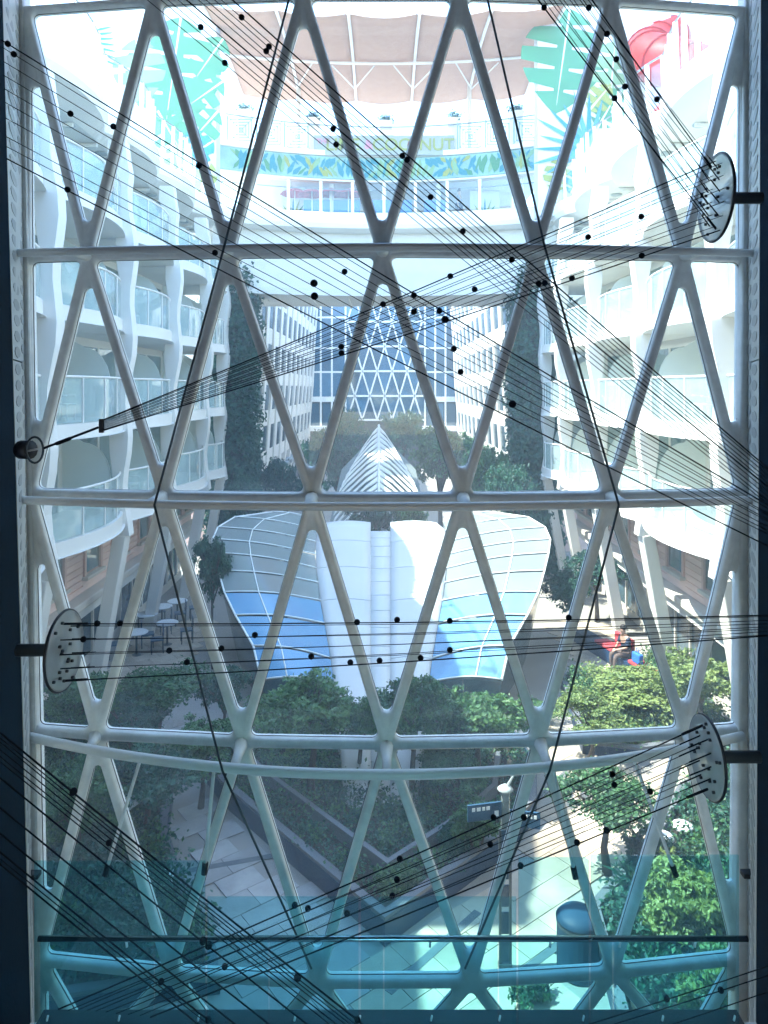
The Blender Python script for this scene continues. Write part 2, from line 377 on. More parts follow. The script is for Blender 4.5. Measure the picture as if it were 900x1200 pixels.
# side walls, jambs, ceiling, floor
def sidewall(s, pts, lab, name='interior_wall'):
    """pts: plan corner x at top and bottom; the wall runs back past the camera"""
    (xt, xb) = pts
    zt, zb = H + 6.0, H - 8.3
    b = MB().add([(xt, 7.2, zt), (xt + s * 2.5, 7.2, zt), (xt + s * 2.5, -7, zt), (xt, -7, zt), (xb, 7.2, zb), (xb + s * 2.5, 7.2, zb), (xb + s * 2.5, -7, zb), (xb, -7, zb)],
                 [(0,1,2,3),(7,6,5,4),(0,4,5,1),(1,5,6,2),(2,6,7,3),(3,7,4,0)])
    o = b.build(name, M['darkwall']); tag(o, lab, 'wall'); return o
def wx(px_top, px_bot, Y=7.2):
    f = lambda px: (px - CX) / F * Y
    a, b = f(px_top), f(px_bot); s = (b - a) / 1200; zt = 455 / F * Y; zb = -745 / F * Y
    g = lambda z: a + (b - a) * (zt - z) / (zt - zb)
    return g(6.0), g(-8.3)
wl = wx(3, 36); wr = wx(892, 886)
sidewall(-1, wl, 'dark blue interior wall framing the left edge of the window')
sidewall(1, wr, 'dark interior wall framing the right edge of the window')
for s, (ws, e) in ((-1, (wl, (22, 39))), (1, (wr, (877, 877)))):
    jx = thing('window_jamb', ('pale relief patterned jamb strip between the %s dark wall and the window frame' % ('left' if s < 0 else 'right')), 'jamb', (s * 3.8, 7.8, H - 6), 'window jambs')
    x_t, x_b = ws; xo_t = (e[0] - CX) / F * 8.4; xo_b = (e[1] - CX) / F * 8.4
    z0, z1 = H - 8.0, H + 5.8; nseg = 5
    for i in range(nseg):
        za = z0 + (z1 - z0) * i / nseg + .008; zb_ = z0 + (z1 - z0) * (i + 1) / nseg - .008
        def X(z, front): 
            t = (z - z0) / (z1 - z0)
            return (x_b + (x_t - x_b) * t) if front else (xo_b + (xo_t - xo_b) * t + s * .03)
        b = MB().add([(X(za,1), 7.21, za), (X(za,0), 8.5, za), (X(zb_,0), 8.5, zb_), (X(zb_,1), 7.21, zb_)] + [(X(za,1)+s*.2, 7.21, za), (X(za,0)+s*.2, 8.5, za), (X(zb_,0)+s*.2, 8.5, zb_), (X(zb_,1)+s*.2, 7.21, zb_)],
                     [(0,1,2,3),(7,6,5,4),(0,4,5,1),(1,5,6,2),(2,6,7,3),(3,7,4,0)])
        pn = b.build('jamb_panel', M['jamb'], jx)
        rb = MB(); nb = 17
        for k in range(nb):
            z = za + (zb_ - za) * (k + .5) / nb; h = (zb_ - za) / nb * .36
            for y0, y1 in ((7.35, 7.85), (7.95, 8.4)):
                t0 = (y0 - 7.21) / 1.29; t1 = (y1 - 7.21) / 1.29
                pts = []
                for a in range(8):
                    an = 2 * math.pi * a / 8; y = (y0 + y1) / 2 + (y1 - y0) / 2 * math.cos(an); zz = z + h * math.sin(an) + (.06 if y0 > 7.9 else 0)
                    t = (y - 7.21) / 1.29; x = X(zz, 1) * (1 - t) + X(zz, 0) * t - s * .004; pts.append((x, y, zz))
                rb.prism(pts, (-s * .004, 0, 0))
        rb.build('relief', M['jambdot'], pn, kind='stuff')
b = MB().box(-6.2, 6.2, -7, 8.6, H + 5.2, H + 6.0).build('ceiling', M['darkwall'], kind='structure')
bw = MB().box(-6.2, 6.2, -7.4, -7.02, H - .9, H + 5.19).build('back_wall', M['darkwall']); tag(bw, 'unseen dark wall behind the viewer, its low opening shaped to light the frame', 'wall')  # added out of view to cut light on the upper frame
b = MB().box(-6.2, 6.2, -7, 7.2, H - 6.75, H - 6.15).build('floor', M['roomfloor'], kind='structure')
bal = thing('balustrade', 'glass balustrade with dark steel handrail along the foot of the window', 'railing', (0, 7, H - 6.1))
for py, Y, r in ((1100, 6.95, .026),):
    z = H - (py - CY) / F * Y; x0 = (45 - CX) / F * Y; x1 = (876 - CX) / F * Y
    MB().tube([(x0, Y, z), (x1, Y, z)], r, 12).build('handrail', M['steel'], bal, smooth=True)
    for px in (148, 240, 357, 504, 645, 727, 815):
        x = (px - CX) / F * Y; MB().tube([(x, Y, z - .02), (x, Y + .02, z - .09)], .012, 8).build('rail_bracket', M['whiterod'], bal, smooth=True)
zlow = H - 6.05
for i in range(6):
    x0 = -3.25 + i * 1.085; MB().box(x0, x0 + 1.07, 7.02, 7.04, zlow, H - (1100 - CY) / F * 6.95 - .03).build('glass_panel', M['nearglass'], bal)
MB().tube([(-3.28, 7.0, zlow + .02), (3.4, 7.0, zlow + .02)], .022, 10).build('bottom_rail', M['steel'], bal, smooth=True)
MB().box(-3.3, 3.42, 7.0, 7.2, zlow - .11, zlow + .03).build('shoe', M['black'], bal, bevel=.01)
for px in (55, 139, 232, 345, 421, 505, 585, 683, 776, 860):
    p = at(px, 1196, 6.9); MB().tube([p, p + Vector((.01, 0, .045))], .010, 8).build('rail_bracket', M['whiterod'], bal, smooth=True)
nb = thing('glass_screen', 'clear teal tinted glass guard screen standing in front of the balustrade', 'glass screen', (0, 4.6, H - 6.1))
for i, (a, b_, t) in enumerate(((40, 240, 1010), (243, 420, 1052), (423, 605, 1052), (608, 690, 1006), (693, 866, 1003))):
    Y = 4.6 + (.12 if i in (1, 2) else 0); p = at(a, t, Y); q = at(b_, t, Y)
    MB().box(p.x, q.x, Y, Y + .014, H - 6.14, p.z).build('glass_panel', M['nearglass'], nb)

# ------------------------------------------------------------------ discs, cables and beads
def disc(name, px, py, Y, nrm, rad, wall_px, lab, holes=18):
    c = at(px, py, Y); n = Vector(nrm).normalized(); q = n.to_track_quat('Z', 'Y').to_matrix()
    t = thing(name, lab, 'cable disc', c, 'anchor discs of the cable sculpture')
    MB().lathe(c, [(rad * .97, -.012), (rad, -.006), (rad, .006), (rad * .97, .012)], 40, M3=q).build('plate', M['acrylic'], t)
    MB().tube([c + q @ Vector((rad * math.cos(2 * math.pi * i / 40), rad * math.sin(2 * math.pi * i / 40), -.006)) for i in range(41)], .014, 6, cap=False).build('rim', M['black'], t, smooth=True)
    wxp = Vector(((wall_px - CX) / F * Y, Y, c.z)); MB().tube([c - n * .01, c - n * .12, wxp], .055, 12).build('arm', M['rod'], t, smooth=True)
    sm = MB()
    rr = random.Random(px)
    for k in range(holes):
        a = rr.uniform(0, 6.28); d = rad * math.sqrt(rr.uniform(.02, .8)); p = c + q @ Vector((d * math.cos(a), d * math.sin(a), .014))
        MB().tube([p, p + n * .02], .014, 8).build('bolt', M['black'], t, smooth=True)
    return c, q, rad
DA = disc('anchor_disc', 838, 232, 6.9, (-1, .03, .02), .40, 892, 'pale round anchor disc on an arm from the upper right wall')
DE = disc('anchor_disc', 76, 762, 6.6, (1, -.06, 0), .345, 20, 'pale round anchor disc on an arm from the left wall')
DF = disc('anchor_disc', 828, 887, 6.7, (-1, -.02, 0), .355, 890, 'pale round anchor disc on an arm from the lower right wall')
def discpts(d, n, spread=.82, ph=0.0):
    c, q, r = d; out = []
    for i in range(n):
        t = -1 + 2 * (i + .5) / n; a = ph + (.75 if i % 2 else -.75) * (1 - t * t) ** .5 * .55
        u = Vector((0, 0, 1)) * (-t * r * spread) ; n_ = q @ Vector((0, 0, 1)); side = Vector((0, 0, 1)).cross(n_).normalized()
        out.append(c + u + side * (a * r * .8) + n_ * .012)
    return out
CAB = []                                           # (bundle, a, b, radius)
def fan(tagname, A, B, rs):
    for i, (a, b) in enumerate(zip(A, B)): CAB.append([tagname, Vector(a), Vector(b), rs[i % len(rs)], []])
def linpx(p0, p1, n, Y, jit=0, seed=1):
    rr = random.Random(seed); return [at(p0[0] + (p1[0] - p0[0]) * i / (n - 1) + rr.uniform(-jit, jit), p0[1] + (p1[1] - p0[1]) * i / (n - 1) + rr.uniform(-jit, jit), Y) for i in range(n)]
TH = .0032; TK = .0058
# A: down from the top to the upper right disc
pa = discpts(DA, 12); fan('A', [at(x, -14, 5.6) for x in (684, 679, 674, 669, 663, 657, 651, 645, 639, 633, 627, 620)], pa, (TK, TH, TH, TH, TH, TH, TH, TH, TH, TH, TH, TK))
# B: from the small fitting at left to the upper right disc
FIT = at(119, 499, 6.4)
pb = discpts(DA, 12, .9, .3)
fan('B', [FIT + Vector((0, 0, .045 - .09 * i / 11)) for i in range(12)], pb, (TK, TH, TH, TH, TH, TH, TH, TH, TH, TH, TH, TK))
# C: left wall to right wall
cl = [(2, 47), (2, 55), (4, 72), (4, 88), (5, 104), (6, 120), (6, 138), (7, 160), (8, 172), (8, 186)]
cr = [(900, 592), (900, 596), (900, 602), (900, 604), (900, 609), (900, 611), (900, 617), (900, 622), (900, 626), (900, 640)]
fan('C', [at(*p, 6.3) for p in cl], [at(*p, 6.0) for p in cr], (TK, TH, TH, TH, TH, TH, TH, TH, TH, TK))
# D: from the top left down to the right wall
dl = [268, 255, 247, 237, 228, 214, 204, 192, 184, 168]
dr = [548, 551, 556, 561, 566, 570, 575, 581, 586, 590]
fan('D', [at(x, -4, 5.8) for x in dl], [at(899, y, 6.1) for y in dr], (TK, TH, TH, TH, TH, TK, TH, TH, TH, TH))
# E: the horizontal bundle
pe = discpts(DE, 9); fan('E', pe, [at(900, y, 6.3) for y in (721, 722.5, 727, 731, 734.5, 737, 740, 744, 745)], (TK, TH, TH, TH, TH, TH, TH, TH, TK))
# F: from the lower right disc to lower left
pf = discpts(DF, 10); fan('F', pf, [at(*p, 5.6) for p in ((68, 1183), (80, 1184), (92, 1183), (102, 1184), (112, 1185), (124, 1186), (136, 1188), (150, 1189), (164, 1190), (176, 1192))], (TK, TH, TH, TH, TH, TH, TH, TH, TH, TK))
# G: bottom left
gl = [(-8, 852), (-8, 858), (-8, 863), (-8, 872), (-8, 880), (-8, 886), (-8, 905), (-8, 940), (-8, 970), (-8, 992), (-8, 1000), (-8, 1006)]
gr = [(440, 1212), (424, 1206), (418, 1206), (412, 1206), (402, 1206), (394, 1206), (372, 1210), (330, 1212), (290, 1212), (268, 1214), (262, 1214), (250, 1214)]
fan('G', [at(*p, 4.6) for p in gl], [at(*p, 4.9) for p in gr], (TK, TH, TH, TH, TH, TH, .005, .005, .005, .005, TH, .005))
# H: bottom right
fan('H', [at(912, y, 4.6) for y in (1128, 1139, 1158)], [at(x, 1206, 4.8) for x in (672, 700, 770)], (TH, TH, TH))
beads = [(7,50),(16,62),(79,135),(133,147),(79,217),(233,193),(234,34),(263,73),(284,20),(315,52),(315,60),(386,152),(392,168),(470,183),(478,185),(635,10),(691,8),(503,230),(545,271),
 (713,38),(723,69),(730,104),(720,115),(771,115),(751,253),(688,276),(367,332),(369,348),(407,320),(450,359),(401,405),(399,416),(252,299),(527,325),(487,346),(557,340),(483,366),(516,365),(521,374),
 (532,406),(542,437),(600,304),(673,329),(603,474),(637,331),(631,334),(752,301),(138,721),(116,726),(97,753),(200,763),(222,776),(260,761),(463,723),(420,731),(298,746),(365,768),(410,772),(444,775),
 (530,731),(530,764),(492,770),(668,722),(85,927),(128,990),(238,1101),(244,1107),(189,1150),(263,1131),(246,1192),(350,1147),(421,1192),(346,1063),(364,1069),(406,1070),(461,1054),(466,1004),(464,1032),
 (581,957),(612,959),(577,991),(607,1010),(545,1067),(675,987),(716,905),(720,918),(764,927),(708,970),(844,1161),(782,1170)]
def proj(p): return (CX + F * p.x / p.y, CY - F * (p.z - H) / p.y)
for bx, by in beads:
    best = None
    for c in CAB:
        for k in range(121):
            p = c[1].lerp(c[2], k / 120); u = proj(p); d = (u[0] - bx) ** 2 + (u[1] - by) ** 2
            if best is None or d < best[0]: best = (d, c, p)
    if best[0] < 300: best[1][4].append((best[2], 9 if (bx, by) in ((367,332),(369,348),(238,1101),(244,1107),(521,374),(350,1147),(603,474),(85,927)) else 7.2))
NAMES = dict(A='steep bundle to the upper right disc', B='fan from left fitting to upper right disc', C='bundle from upper left wall to right wall', D='bundle from top left to right wall',
 E='level bundle from the left disc', F='bundle from lower right disc to bottom left', G='bundle crossing the bottom left corner', H='trio crossing the bottom right corner')
ORD = ['uppermost', 'second', 'third', 'fourth', 'fifth', 'sixth', 'seventh', 'eighth', 'ninth', 'tenth', 'eleventh', 'twelfth']
cnt = {}
for c in CAB: cnt[c[0]] = cnt.get(c[0], 0) + 1
idx = {}
for c in CAB:
    i = idx.get(c[0], 0); idx[c[0]] = i + 1; n = cnt[c[0]]
    lab = ('uppermost black cable of the ' if i == 0 else 'lowest black cable of the ' if i == n - 1 else ORD[i] + ' cable from the top of the ') + NAMES[c[0]]
    mid = c[1].lerp(c[2], .5); sag = Vector((0, 0, -.004 * (c[2] - c[1]).length))
    o = thing('cable', lab, 'cable', c[1], 'cables of the ' + NAMES[c[0]])
    MB().tube([c[1].lerp(c[2], t) + sag * (1 - (2 * t - 1) ** 2) for t in (0, .25, .5, .75, 1)], c[3], 6).build('wire', M['cable'], o, smooth=True)
    for p, r in c[4]:
        rr = r / 2 / F * p.y; MB().ball(p, rr, 12, 8).build('bead', M['cable'], o, smooth=True)
    d = (c[2] - c[1]).normalized()
    if c[0] in 'EF': MB().tube([c[1], c[1] + d * .22], c[3] * 2.0, 6).build('ferrule', M['cable'], o, smooth=True)
    if c[0] in 'A': MB().tube([c[2] - d * .16, c[2]], c[3] * 2.0, 6).build('ferrule', M['cable'], o, smooth=True)
# fitting at the left wall
ft = thing('cable_fitting', 'black turnbuckle fitting with steel ring on the left wall', 'fitting', at(42, 527, 6.6), None)
p = at(42, 527, 6.6); ring = [p + Vector((.075 * math.cos(a), -.02, .115 * math.sin(a))) for a in [2 * math.pi * i / 20 for i in range(21)]]
MB().tube(ring, .010, 8).build('ring', M['rod'], ft, smooth=True)
MB().tube([at(25, 527, 6.7), at(35, 527, 6.65)], .085, 14).build('socket', M['black'], ft, smooth=True)
MB().tube([at(30, 529, 6.62), at(55, 524, 6.58)], .008, 8).build('pin', M['whiterod'], ft, smooth=True)
MB().tube([at(52, 525, 6.58), at(115, 501, 6.4)], .011, 8).build('rod', M['cable'], ft, smooth=True)
MB().tube([at(66, 520, 6.55), at(82, 514, 6.5)], .017, 8).build('turnbuckle', M['cable'], ft, smooth=True)
MB().bar(FIT + Vector((0, 0, -.06)), FIT + Vector((0, 0, .06)), .035, .04).build('clamp', M['black'], ft, bevel=.006)

# ================================================================== THE PARK: GROUND AND BUILDINGS
MB().box(-300, 300, -100, 500, -.5, -.004).build('ground', M['stone'], kind='structure')
path = MB().box(-8.8, 8.8, 8.4, 78, -.003, .0).build('path', M['stone'], kind='structure')
XC = -.03
# ---- near balcony wings
YF = [11.4, 16.0, 20.8, 25.5, 30.2, 33.4]
ZS = [4.75, 7.35, 10.02, 12.7]
TOPZ0, TOPZ1 = 15.45, 16.35
def edge(s, y, base=7.35, amp=.5):
    for a, b in zip(YF, YF[1:]):
        if a <= y <= b + 1e-6:
            t = (y - a) / (b - a); return s * (base - amp * math.sin(math.pi * t) ** .8)
    return s * base
def topedge(s, y):
    for a, b in zip(YF, YF[1:]):
        if a <= y <= b + 1e-6:
            t = (y - a) / (b - a); return s * (7.80 - .55 * math.sin(math.pi * min(1, max(0, t))) ** .7)
    return s * 7.80
def fin_x(s, z):
    u = (z - 4.4) / 11
    return s * (7.28 + .10 * math.sin(u * 2 * math.pi * 1.0 + .6) + (.10 if z > 14.5 else 0))
for s, side in ((-1, 'left'), (1, 'right')):
    B = thing('balcony_wing', 'white apartment wing with scalloped glass balconies along the %s side of the park' % side, 'building', (s * 9, 22, 0), 'balcony wings beside the park')
    MB().box(s * 9.0, s * 12, 3, 33.4, 4.75, 15.3).build('wall', M['white'], B)  # wall and base extended out of view to block sun on the near beds
    MB().box(s * 9.25, s * 12, 3, 33.6, 0, 4.74).build('base_wall', M['white'], B)
    # balconies
    for zi, z in enumerate(ZS):
        for bi, (a, b) in enumerate(zip(YF, YF[1:])):
            n = 14; ys = [a + .02 + (b - a - .04) * i / n for i in range(n + 1)]
            poly = [(s * 8.998, ys[0], z)] + [(edge(s, y), y, z) for y in ys] + [(s * 8.998, ys[-1], z)]
            bc = MB().prism(poly, (0, 0, .34)).build('balcony', M['white'], B)
            MB().prism([(p[0] * (.99 if k not in (0, len(poly) - 1) else 1), p[1], z - .012) for k, p in enumerate(poly)], (0, 0, .010)).build('soffit', M['cream'], bc)
            seg = 4
            for q in range(seg):
                yy0 = a + .22 + (b - a - .44) * q / seg; yy1 = a + .22 + (b - a - .44) * (q + 1) / seg
                row = [yy0 + .02 + (yy1 - yy0 - .04) * i / 4 for i in range(5)]
                MB().grid([[(edge(s, y) + s * .07, y, z + .36) for y in row], [(edge(s, y) + s * .07, y, z + 1.38) for y in row]], (s * .015, 0, 0)).build('glass_panel', M['balcony'], bc)
                if q: MB().box(edge(s, yy0) + s * .05, edge(s, yy0) + s * .10, yy0 - .02, yy0 + .02, z + .34, z + 1.40).build('post', M['white'], bc)
            MB().tube([(edge(s, y) + s * .075, y, z + 1.42) for y in [a + .2 + (b - a - .4) * i / 14 for i in range(15)]], .03, 8).build('handrail', M['white'], bc, smooth=True)
            # frosted partition at the far end of the bay
            top = (ZS[zi + 1] if zi < 3 else TOPZ0) - .02
            pts = [(s * 8.97, top), (s * 8.97, z + .36), (s * 7.62, z + .36), (s * 7.62, z + 1.2)] + [(s * (7.62 + .75 * (1 - math.cos(t * math.pi / 2))), z + 1.2 + (top - .35 - z - 1.2) * math.sin(t * math.pi / 2)) for t in (.15, .35, .55, .75, .9, 1)]
            MB().prism([(x, b - .10, zz) for x, zz in pts], (0, .05, 0)).build('partition', M['mint'], B)
            # balcony doors: frame with two panes and curtains
            if b > 15:
                y0, y1 = a + .5, b - .45; zt = top - .25
                fm = MB()
                for yy in (y0, (y0 + y1) / 2, y1): fm.box(s * 8.90, s * 8.995, yy - .05, yy + .05, z + .345, zt)
                fm.box(s * 8.905, s * 8.99, y0, y1, zt, zt + .10)
                dr_ = fm.build('balcony_door', M['white'], B)
                for k in range(2):
                    ya = y0 + .05 + (y1 - y0) / 2 * k; yb = ya + (y1 - y0) / 2 - .1
                    MB().box(s * 8.94, s * 8.955, ya, yb, z + .345, zt).build('pane', M['door'], dr_)
                    MB().box(s * 8.975, s * 8.99, ya + (0 if (k + bi) % 2 else .5), yb - (.55 if (k + bi) % 2 else 0), z + .40, zt - .02).build('curtain', M['teal' if (bi + zi + k) % 3 else 'curtain'], dr_)
    # fins: tall wavy ribs between the bays, then raking columns down to the ground
    for k, y in enumerate(YF):
        wd = .42 if k < 5 else .5
        zs = [4.4 + (15.4 - 4.4) * i / 24 for i in range(25)]
        rows = []
        for z in zs:
            x = fin_x(s, z); wv = .20 + .07 * math.cos((z - 4.4) / 2.65 * 2 * math.pi)
            rows.append([(x - s * wv, y - wd / 2, z), (x + s * wv, y - wd / 2, z), (x + s * wv, y + wd / 2, z), (x - s * wv, y + wd / 2, z), (x - s * wv, y - wd / 2, z)])
        MB().grid(rows).build('rib', M['white'], B, bevel=.02)
        x0 = fin_x(s, 4.4)
        MB().bar((x0, y, 4.43), (s * 8.15, y + .1, -.02), .36, .46, up=(0, 1, 0)).build('column', M['white'], B, bevel=.03)
        if k: MB().box(x0 + s * .0, x0 + s * .25, y - .45, y - .24, 4.45, 4.62).build('lamp_bracket', M['grey'], B)
    # pink plank storey with windows
    pw = s * 8.62; z0, zt = 2.65, 4.74; nr = 11
    MB().box(s * 8.66, s * 9.25, 11, 33.35, z0, zt).build('storey_wall', M['pinkframe'], B)
    spans = []
    for a, b in zip(YF, YF[1:]):
        for t in (.24, .70): 
            c = a + (b - a) * t; spans.append((c - .55, c + .55))
    ysp = [11.0] + [v for sp in spans for v in sp] + [33.3]
    for q in range(0, len(ysp), 2):
        ya, yb = ysp[q] + .12, ysp[q + 1] - .12
        if q == 0: ya = 11
        if yb < 14.5: continue
        for r in range(nr):
            h = (zt - z0) / nr; jx = rnd.uniform(-.006, .006)
            MB().box(pw + jx, s * 8.66, ya, yb, z0 + h * r + .014, z0 + h * (r + 1) - .012).build('plank', M['plank'], B)
    for ya, yb in spans:
        if yb < 14: continue
        wn = MB().box(pw - s * .06, s * 8.68, ya - .12, ya, z0 + .45, zt - .02).box(pw - s * .06, s * 8.68, yb, yb + .12, z0 + .45, zt - .02).box(pw - s * .05, s * 8.68, ya, yb, zt - .14, zt - .03).build('window', M['pinkframe'], B)
        MB().box(pw + s * .005, pw + s * .03, ya, yb, z0 + .50, zt - .14).build('pane', M['door'], wn)
        MB().box(pw + s * .032, pw + s * .038, ya, ya + .42, z0 + .50, zt - .15).build('curtain', M['teal'], wn)
        MB().box(pw - s * .16, s * 8.66, ya - .16, yb + .16, z0 + .34, z0 + .44).build('sill', M['ledge'], wn, bevel=.02)
        MB().box(pw, s * 8.66, ya - .12, yb + .12, z0 + .012, z0 + .335).build('apron', M['plank'], wn)
    MB().box(s * 8.25, s * 9.25, 11, 33.35, 2.40, 2.63).build('ledge', M['ledge'], B, bevel=.04)
    MB().box(s * 8.40, s * 9.25, 11, 33.35, 2.10, 2.39).build('fascia', M['cream'], B)
    # shop fronts
    for k, (a, b) in enumerate(zip(YF, YF[1:])):
        if b < 15: continue
        sf = MB().box(s * 9.10, s * 9.24, a + .05, b - .05, .002, .32).build('shop_front', M['ledge'], B)
        for q in range(4):
            ya = a + .1 + (b - a - .2) * q / 4; MB().box(s * 9.12, s * 9.15, ya + .05, ya + (b - a - .2) / 4 - .05, .33, 2.08).build('pane', M['shop'], sf)
            MB().box(s * 9.06, s * 9.2, ya - .05, ya + .05, .325, 2.09).build('mullion', M['ledge'], sf)
    # upper deck with scalloped fascia
    n = 100; ys = [11 + (33.4 - 11) * i / n for i in range(n + 1)]
    dk = MB().grid([[(topedge(s, y) * 1.012, y, TOPZ0 + .25) for y in ys], [(topedge(s, y), y, TOPZ0 + .45) for y in ys], [(topedge(s, y), y, TOPZ1 - .1) for y in ys], [(topedge(s, y) * 1.01, y, TOPZ1) for y in ys], [(s * 14, y, TOPZ1) for y in ys]]).build('deck_fascia', M['white'], B, smooth=False)
    sf = MB().grid([[(topedge(s, y) * 1.012, y, TOPZ0 + .25) for y in ys], [(s * 8.1, y, TOPZ0 + .02) for y in ys], [(s * 12, y, TOPZ0) for y in ys]]).build('soffit', M['cream'], B)
    for a, b in zip(YF, YF[1:]):
        for t in (.25, .5, .75):
            y = a + (b - a) * t; MB().lathe((s * 8.35, y, TOPZ0 - .03), [(.16, .0), (.20, .02), (.20, .06)], 14).build('downlight', M['grey'], B)
        for t in (.0, .33, .66): MB().box(s * 8.15, s * 9, a + (b - a) * t + .25, a + (b - a) * t + .32, TOPZ0 - .10, TOPZ0).build('soffit_beam', M['cream'], B)
    # deck railing
    npst = 30; pst = [(topedge(s, 14 + (33 - 14) * i / npst) + s * .25, 14 + (33 - 14) * i / npst) for i in range(npst + 1)]
    rl = thing('deck_railing', 'white posted glass railing along the edge of the %s upper deck' % side, 'railing', (s * 7.3, 23, TOPZ1), 'railings of the upper deck')
    for i, (x, y) in enumerate(pst):
        MB().bar((x, y, TOPZ1), (x - s * .06, y, TOPZ1 + 1.55), .07, .11).build('post', M['white'], rl)
        if i < npst:
            x1, y1 = pst[i + 1]; MB().bar((x + s * .05, y + .08, TOPZ1 + .8), (x1 + s * .05, y1 - .08, TOPZ1 + .8), .015, 1.3).build('glass_panel', M['clear'], rl)
    MB().tube([(x - s * .06, y, TOPZ1 + 1.56) for x, y in pst], .03, 6).build('handrail', M['steel'], rl, smooth=True)

# ---- green walls
def leafcloud(pts, nrm, size, seed, jitter=.9):
    """folded leaf quads at given points; returns mesh"""
    g = np.random.default_rng(seed); n = len(pts); pts = np.asarray(pts, float)
    d = g.normal(size=(n, 3)); 
    if nrm is not None: d = d * jitter + np.asarray(nrm, float)
    d /= np.linalg.norm(d, axis=1)[:, None] + 1e-9
    u = np.cross(d, g.normal(size=(n, 3))); u /= np.linalg.norm(u, axis=1)[:, None] + 1e-9
    v = np.cross(d, u); L = size * g.uniform(.6, 1.25, (n, 1)); W = L * .55
    a = pts - u * L * .5; b = pts + v * W * .5 + d * L * .08; c = pts + u * L * .5; e = pts - v * W * .5 + d * L * .08
    V = np.stack([a, b, c, e], 1).reshape(-1, 3)
    me = bpy.data.meshes.new('leaves'); me.vertices.add(4 * n); me.vertices.foreach_set('co', V.ravel().astype(np.float32))
    k = np.arange(n) * 4; T = np.stack([k, k + 1, k + 2, k, k + 2, k + 3], 1).ravel().astype(np.int32)
    me.loops.add(6 * n); me.loops.foreach_set('vertex_index', T); me.polygons.add(2 * n)
    me.polygons.foreach_set('loop_start', np.arange(2 * n, dtype=np.int32) * 3); me.update(calc_edges=True); return me
def boxpts(x0, x1, y0, y1, z0, z1, n, g, depth=.35):
    """points clumped in a shell round a box's faces (front, both sides, top)"""
    P = []; N = []
    areas = [(x1 - x0) * (z1 - z0), (y1 - y0) * (z1 - z0), (y1 - y0) * (z1 - z0), (x1 - x0) * (y1 - y0)]
    nc = max(8, n // 40); f = g.choice(4, nc, p=np.array(areas) / sum(areas))
    for k in f:
        x, y, z = g.uniform(x0, x1), g.uniform(y0, y1), g.uniform(z0, z1); nn = [(0, -1, .3), (1, 0, .3), (-1, 0, .3), (0, 0, 1)][k]
        off = g.uniform(-.08, depth)
        if k == 0: y = y0 - off
        elif k == 1: x = x1 + off
        elif k == 2: x = x0 - off
        else: z = z1 + off
        m = n // nc; P.append(g.normal(size=(m, 3)) * np.array((.20, .20, .28)) * (depth / .35) + (x, y, z)); N += [nn] * m
    return np.concatenate(P), np.array(N)
for s, side in ((-1, 'left'), (1, 'right')):
    V = thing('green_wall', 'tall wall of dark climbing vines on the %s side of the park' % side, 'vine wall', (s * 6.9, 36, 0), 'vine walls')
    x0, x1 = sorted((s * 6.4, s * 7.9))
    MB().box(x0 + .15, x1 - .15, 34.2, 36.4, 0, 13.4).build('backing', M['vineback'], V)
    P, N_ = boxpts(x0, x1, 34, 36.3, -.1, 13.6, 26000, np.random.default_rng(3 + s), .3)
    link('foliage', leafcloud(P, N_, .26, 5), M['leafD'], V, kind='stuff')

# ---- far louvred wings
YR = [39.2 + 3.05 * i for i in range(13)]
for s, side in ((-1, 'left'), (1, 'right')):
    B = thing('ribbed_wing', 'distant white ribbed apartment wing beyond the vines on the %s' % side, 'building', (s * 8, 57, 0), 'far ribbed wings')
    MB().add([(s*6.9, 38.7, 17), (s*6.9, 77, 17), (s*7.7, 77, 3.6), (s*7.7, 38.7, 3.6), (s*11, 38.7, 17), (s*11, 77, 17), (s*11, 77, 3.6), (s*11, 38.7, 3.6)],
             [(0,1,2,3),(7,6,5,4),(0,4,5,1),(1,5,6,2),(2,6,7,3),(3,7,4,0)]).build('wall', M['white'], B)
    MB().box(s * 8.2, s * 11, 38.7, 77, 0, 3.59).build('base_wall', M['pinkframe'], B)
    wx_ = lambda z: s * (6.9 + .8 * (17 - z) / 13.4)
    for i, y in enumerate(YR):
        rows = []
        for k in range(15):
            z = 1.2 + (17.2 - 1.2) * k / 14; x = wx_(z) - s * (.13 + .04 * math.cos(k * .9)) + (s * .55 if z < 3 else 0) * (3 - z) / 2
            rows.append([(x, y - .38, z), (x + s * .7, y - .38, z), (x + s * .7, y + .38, z), (x, y + .38, z), (x, y - .38, z)])
        MB().grid(rows).build('rib', M['white'], B)
        if i < len(YR) - 1:
            for zb in (4.5, 7.1, 9.7, 12.3, 14.8):
                a, b = y + 1.25, y + 2.62; zt = zb + 1.6
                MB().add([(wx_(zb) - s*.02, a, zb), (wx_(zb) - s*.02, b, zb), (wx_(zt) - s*.02, b, zt), (wx_(zt) - s*.02, a, zt), (wx_(zb) + s*.02, a, zb), (wx_(zb) + s*.02, b, zb), (wx_(zt) + s*.02, b, zt), (wx_(zt) + s*.02, a, zt)],
                         [(0,1,2,3),(7,6,5,4),(0,4,5,1),(1,5,6,2),(2,6,7,3),(3,7,4,0)]).build('window', M['shop'], B)
            if i % 2 == 0 and i < 8: MB().box(s * 7.2, s * 8.2, y + .4, y + 5.4, 2.7, 2.95).build('awning', M['grey'], B)
            MB().box(s * 8.12, s * 8.2, y + .5, y + 2.6, .1, 2.5).build('shop_window', M['shop'], B)

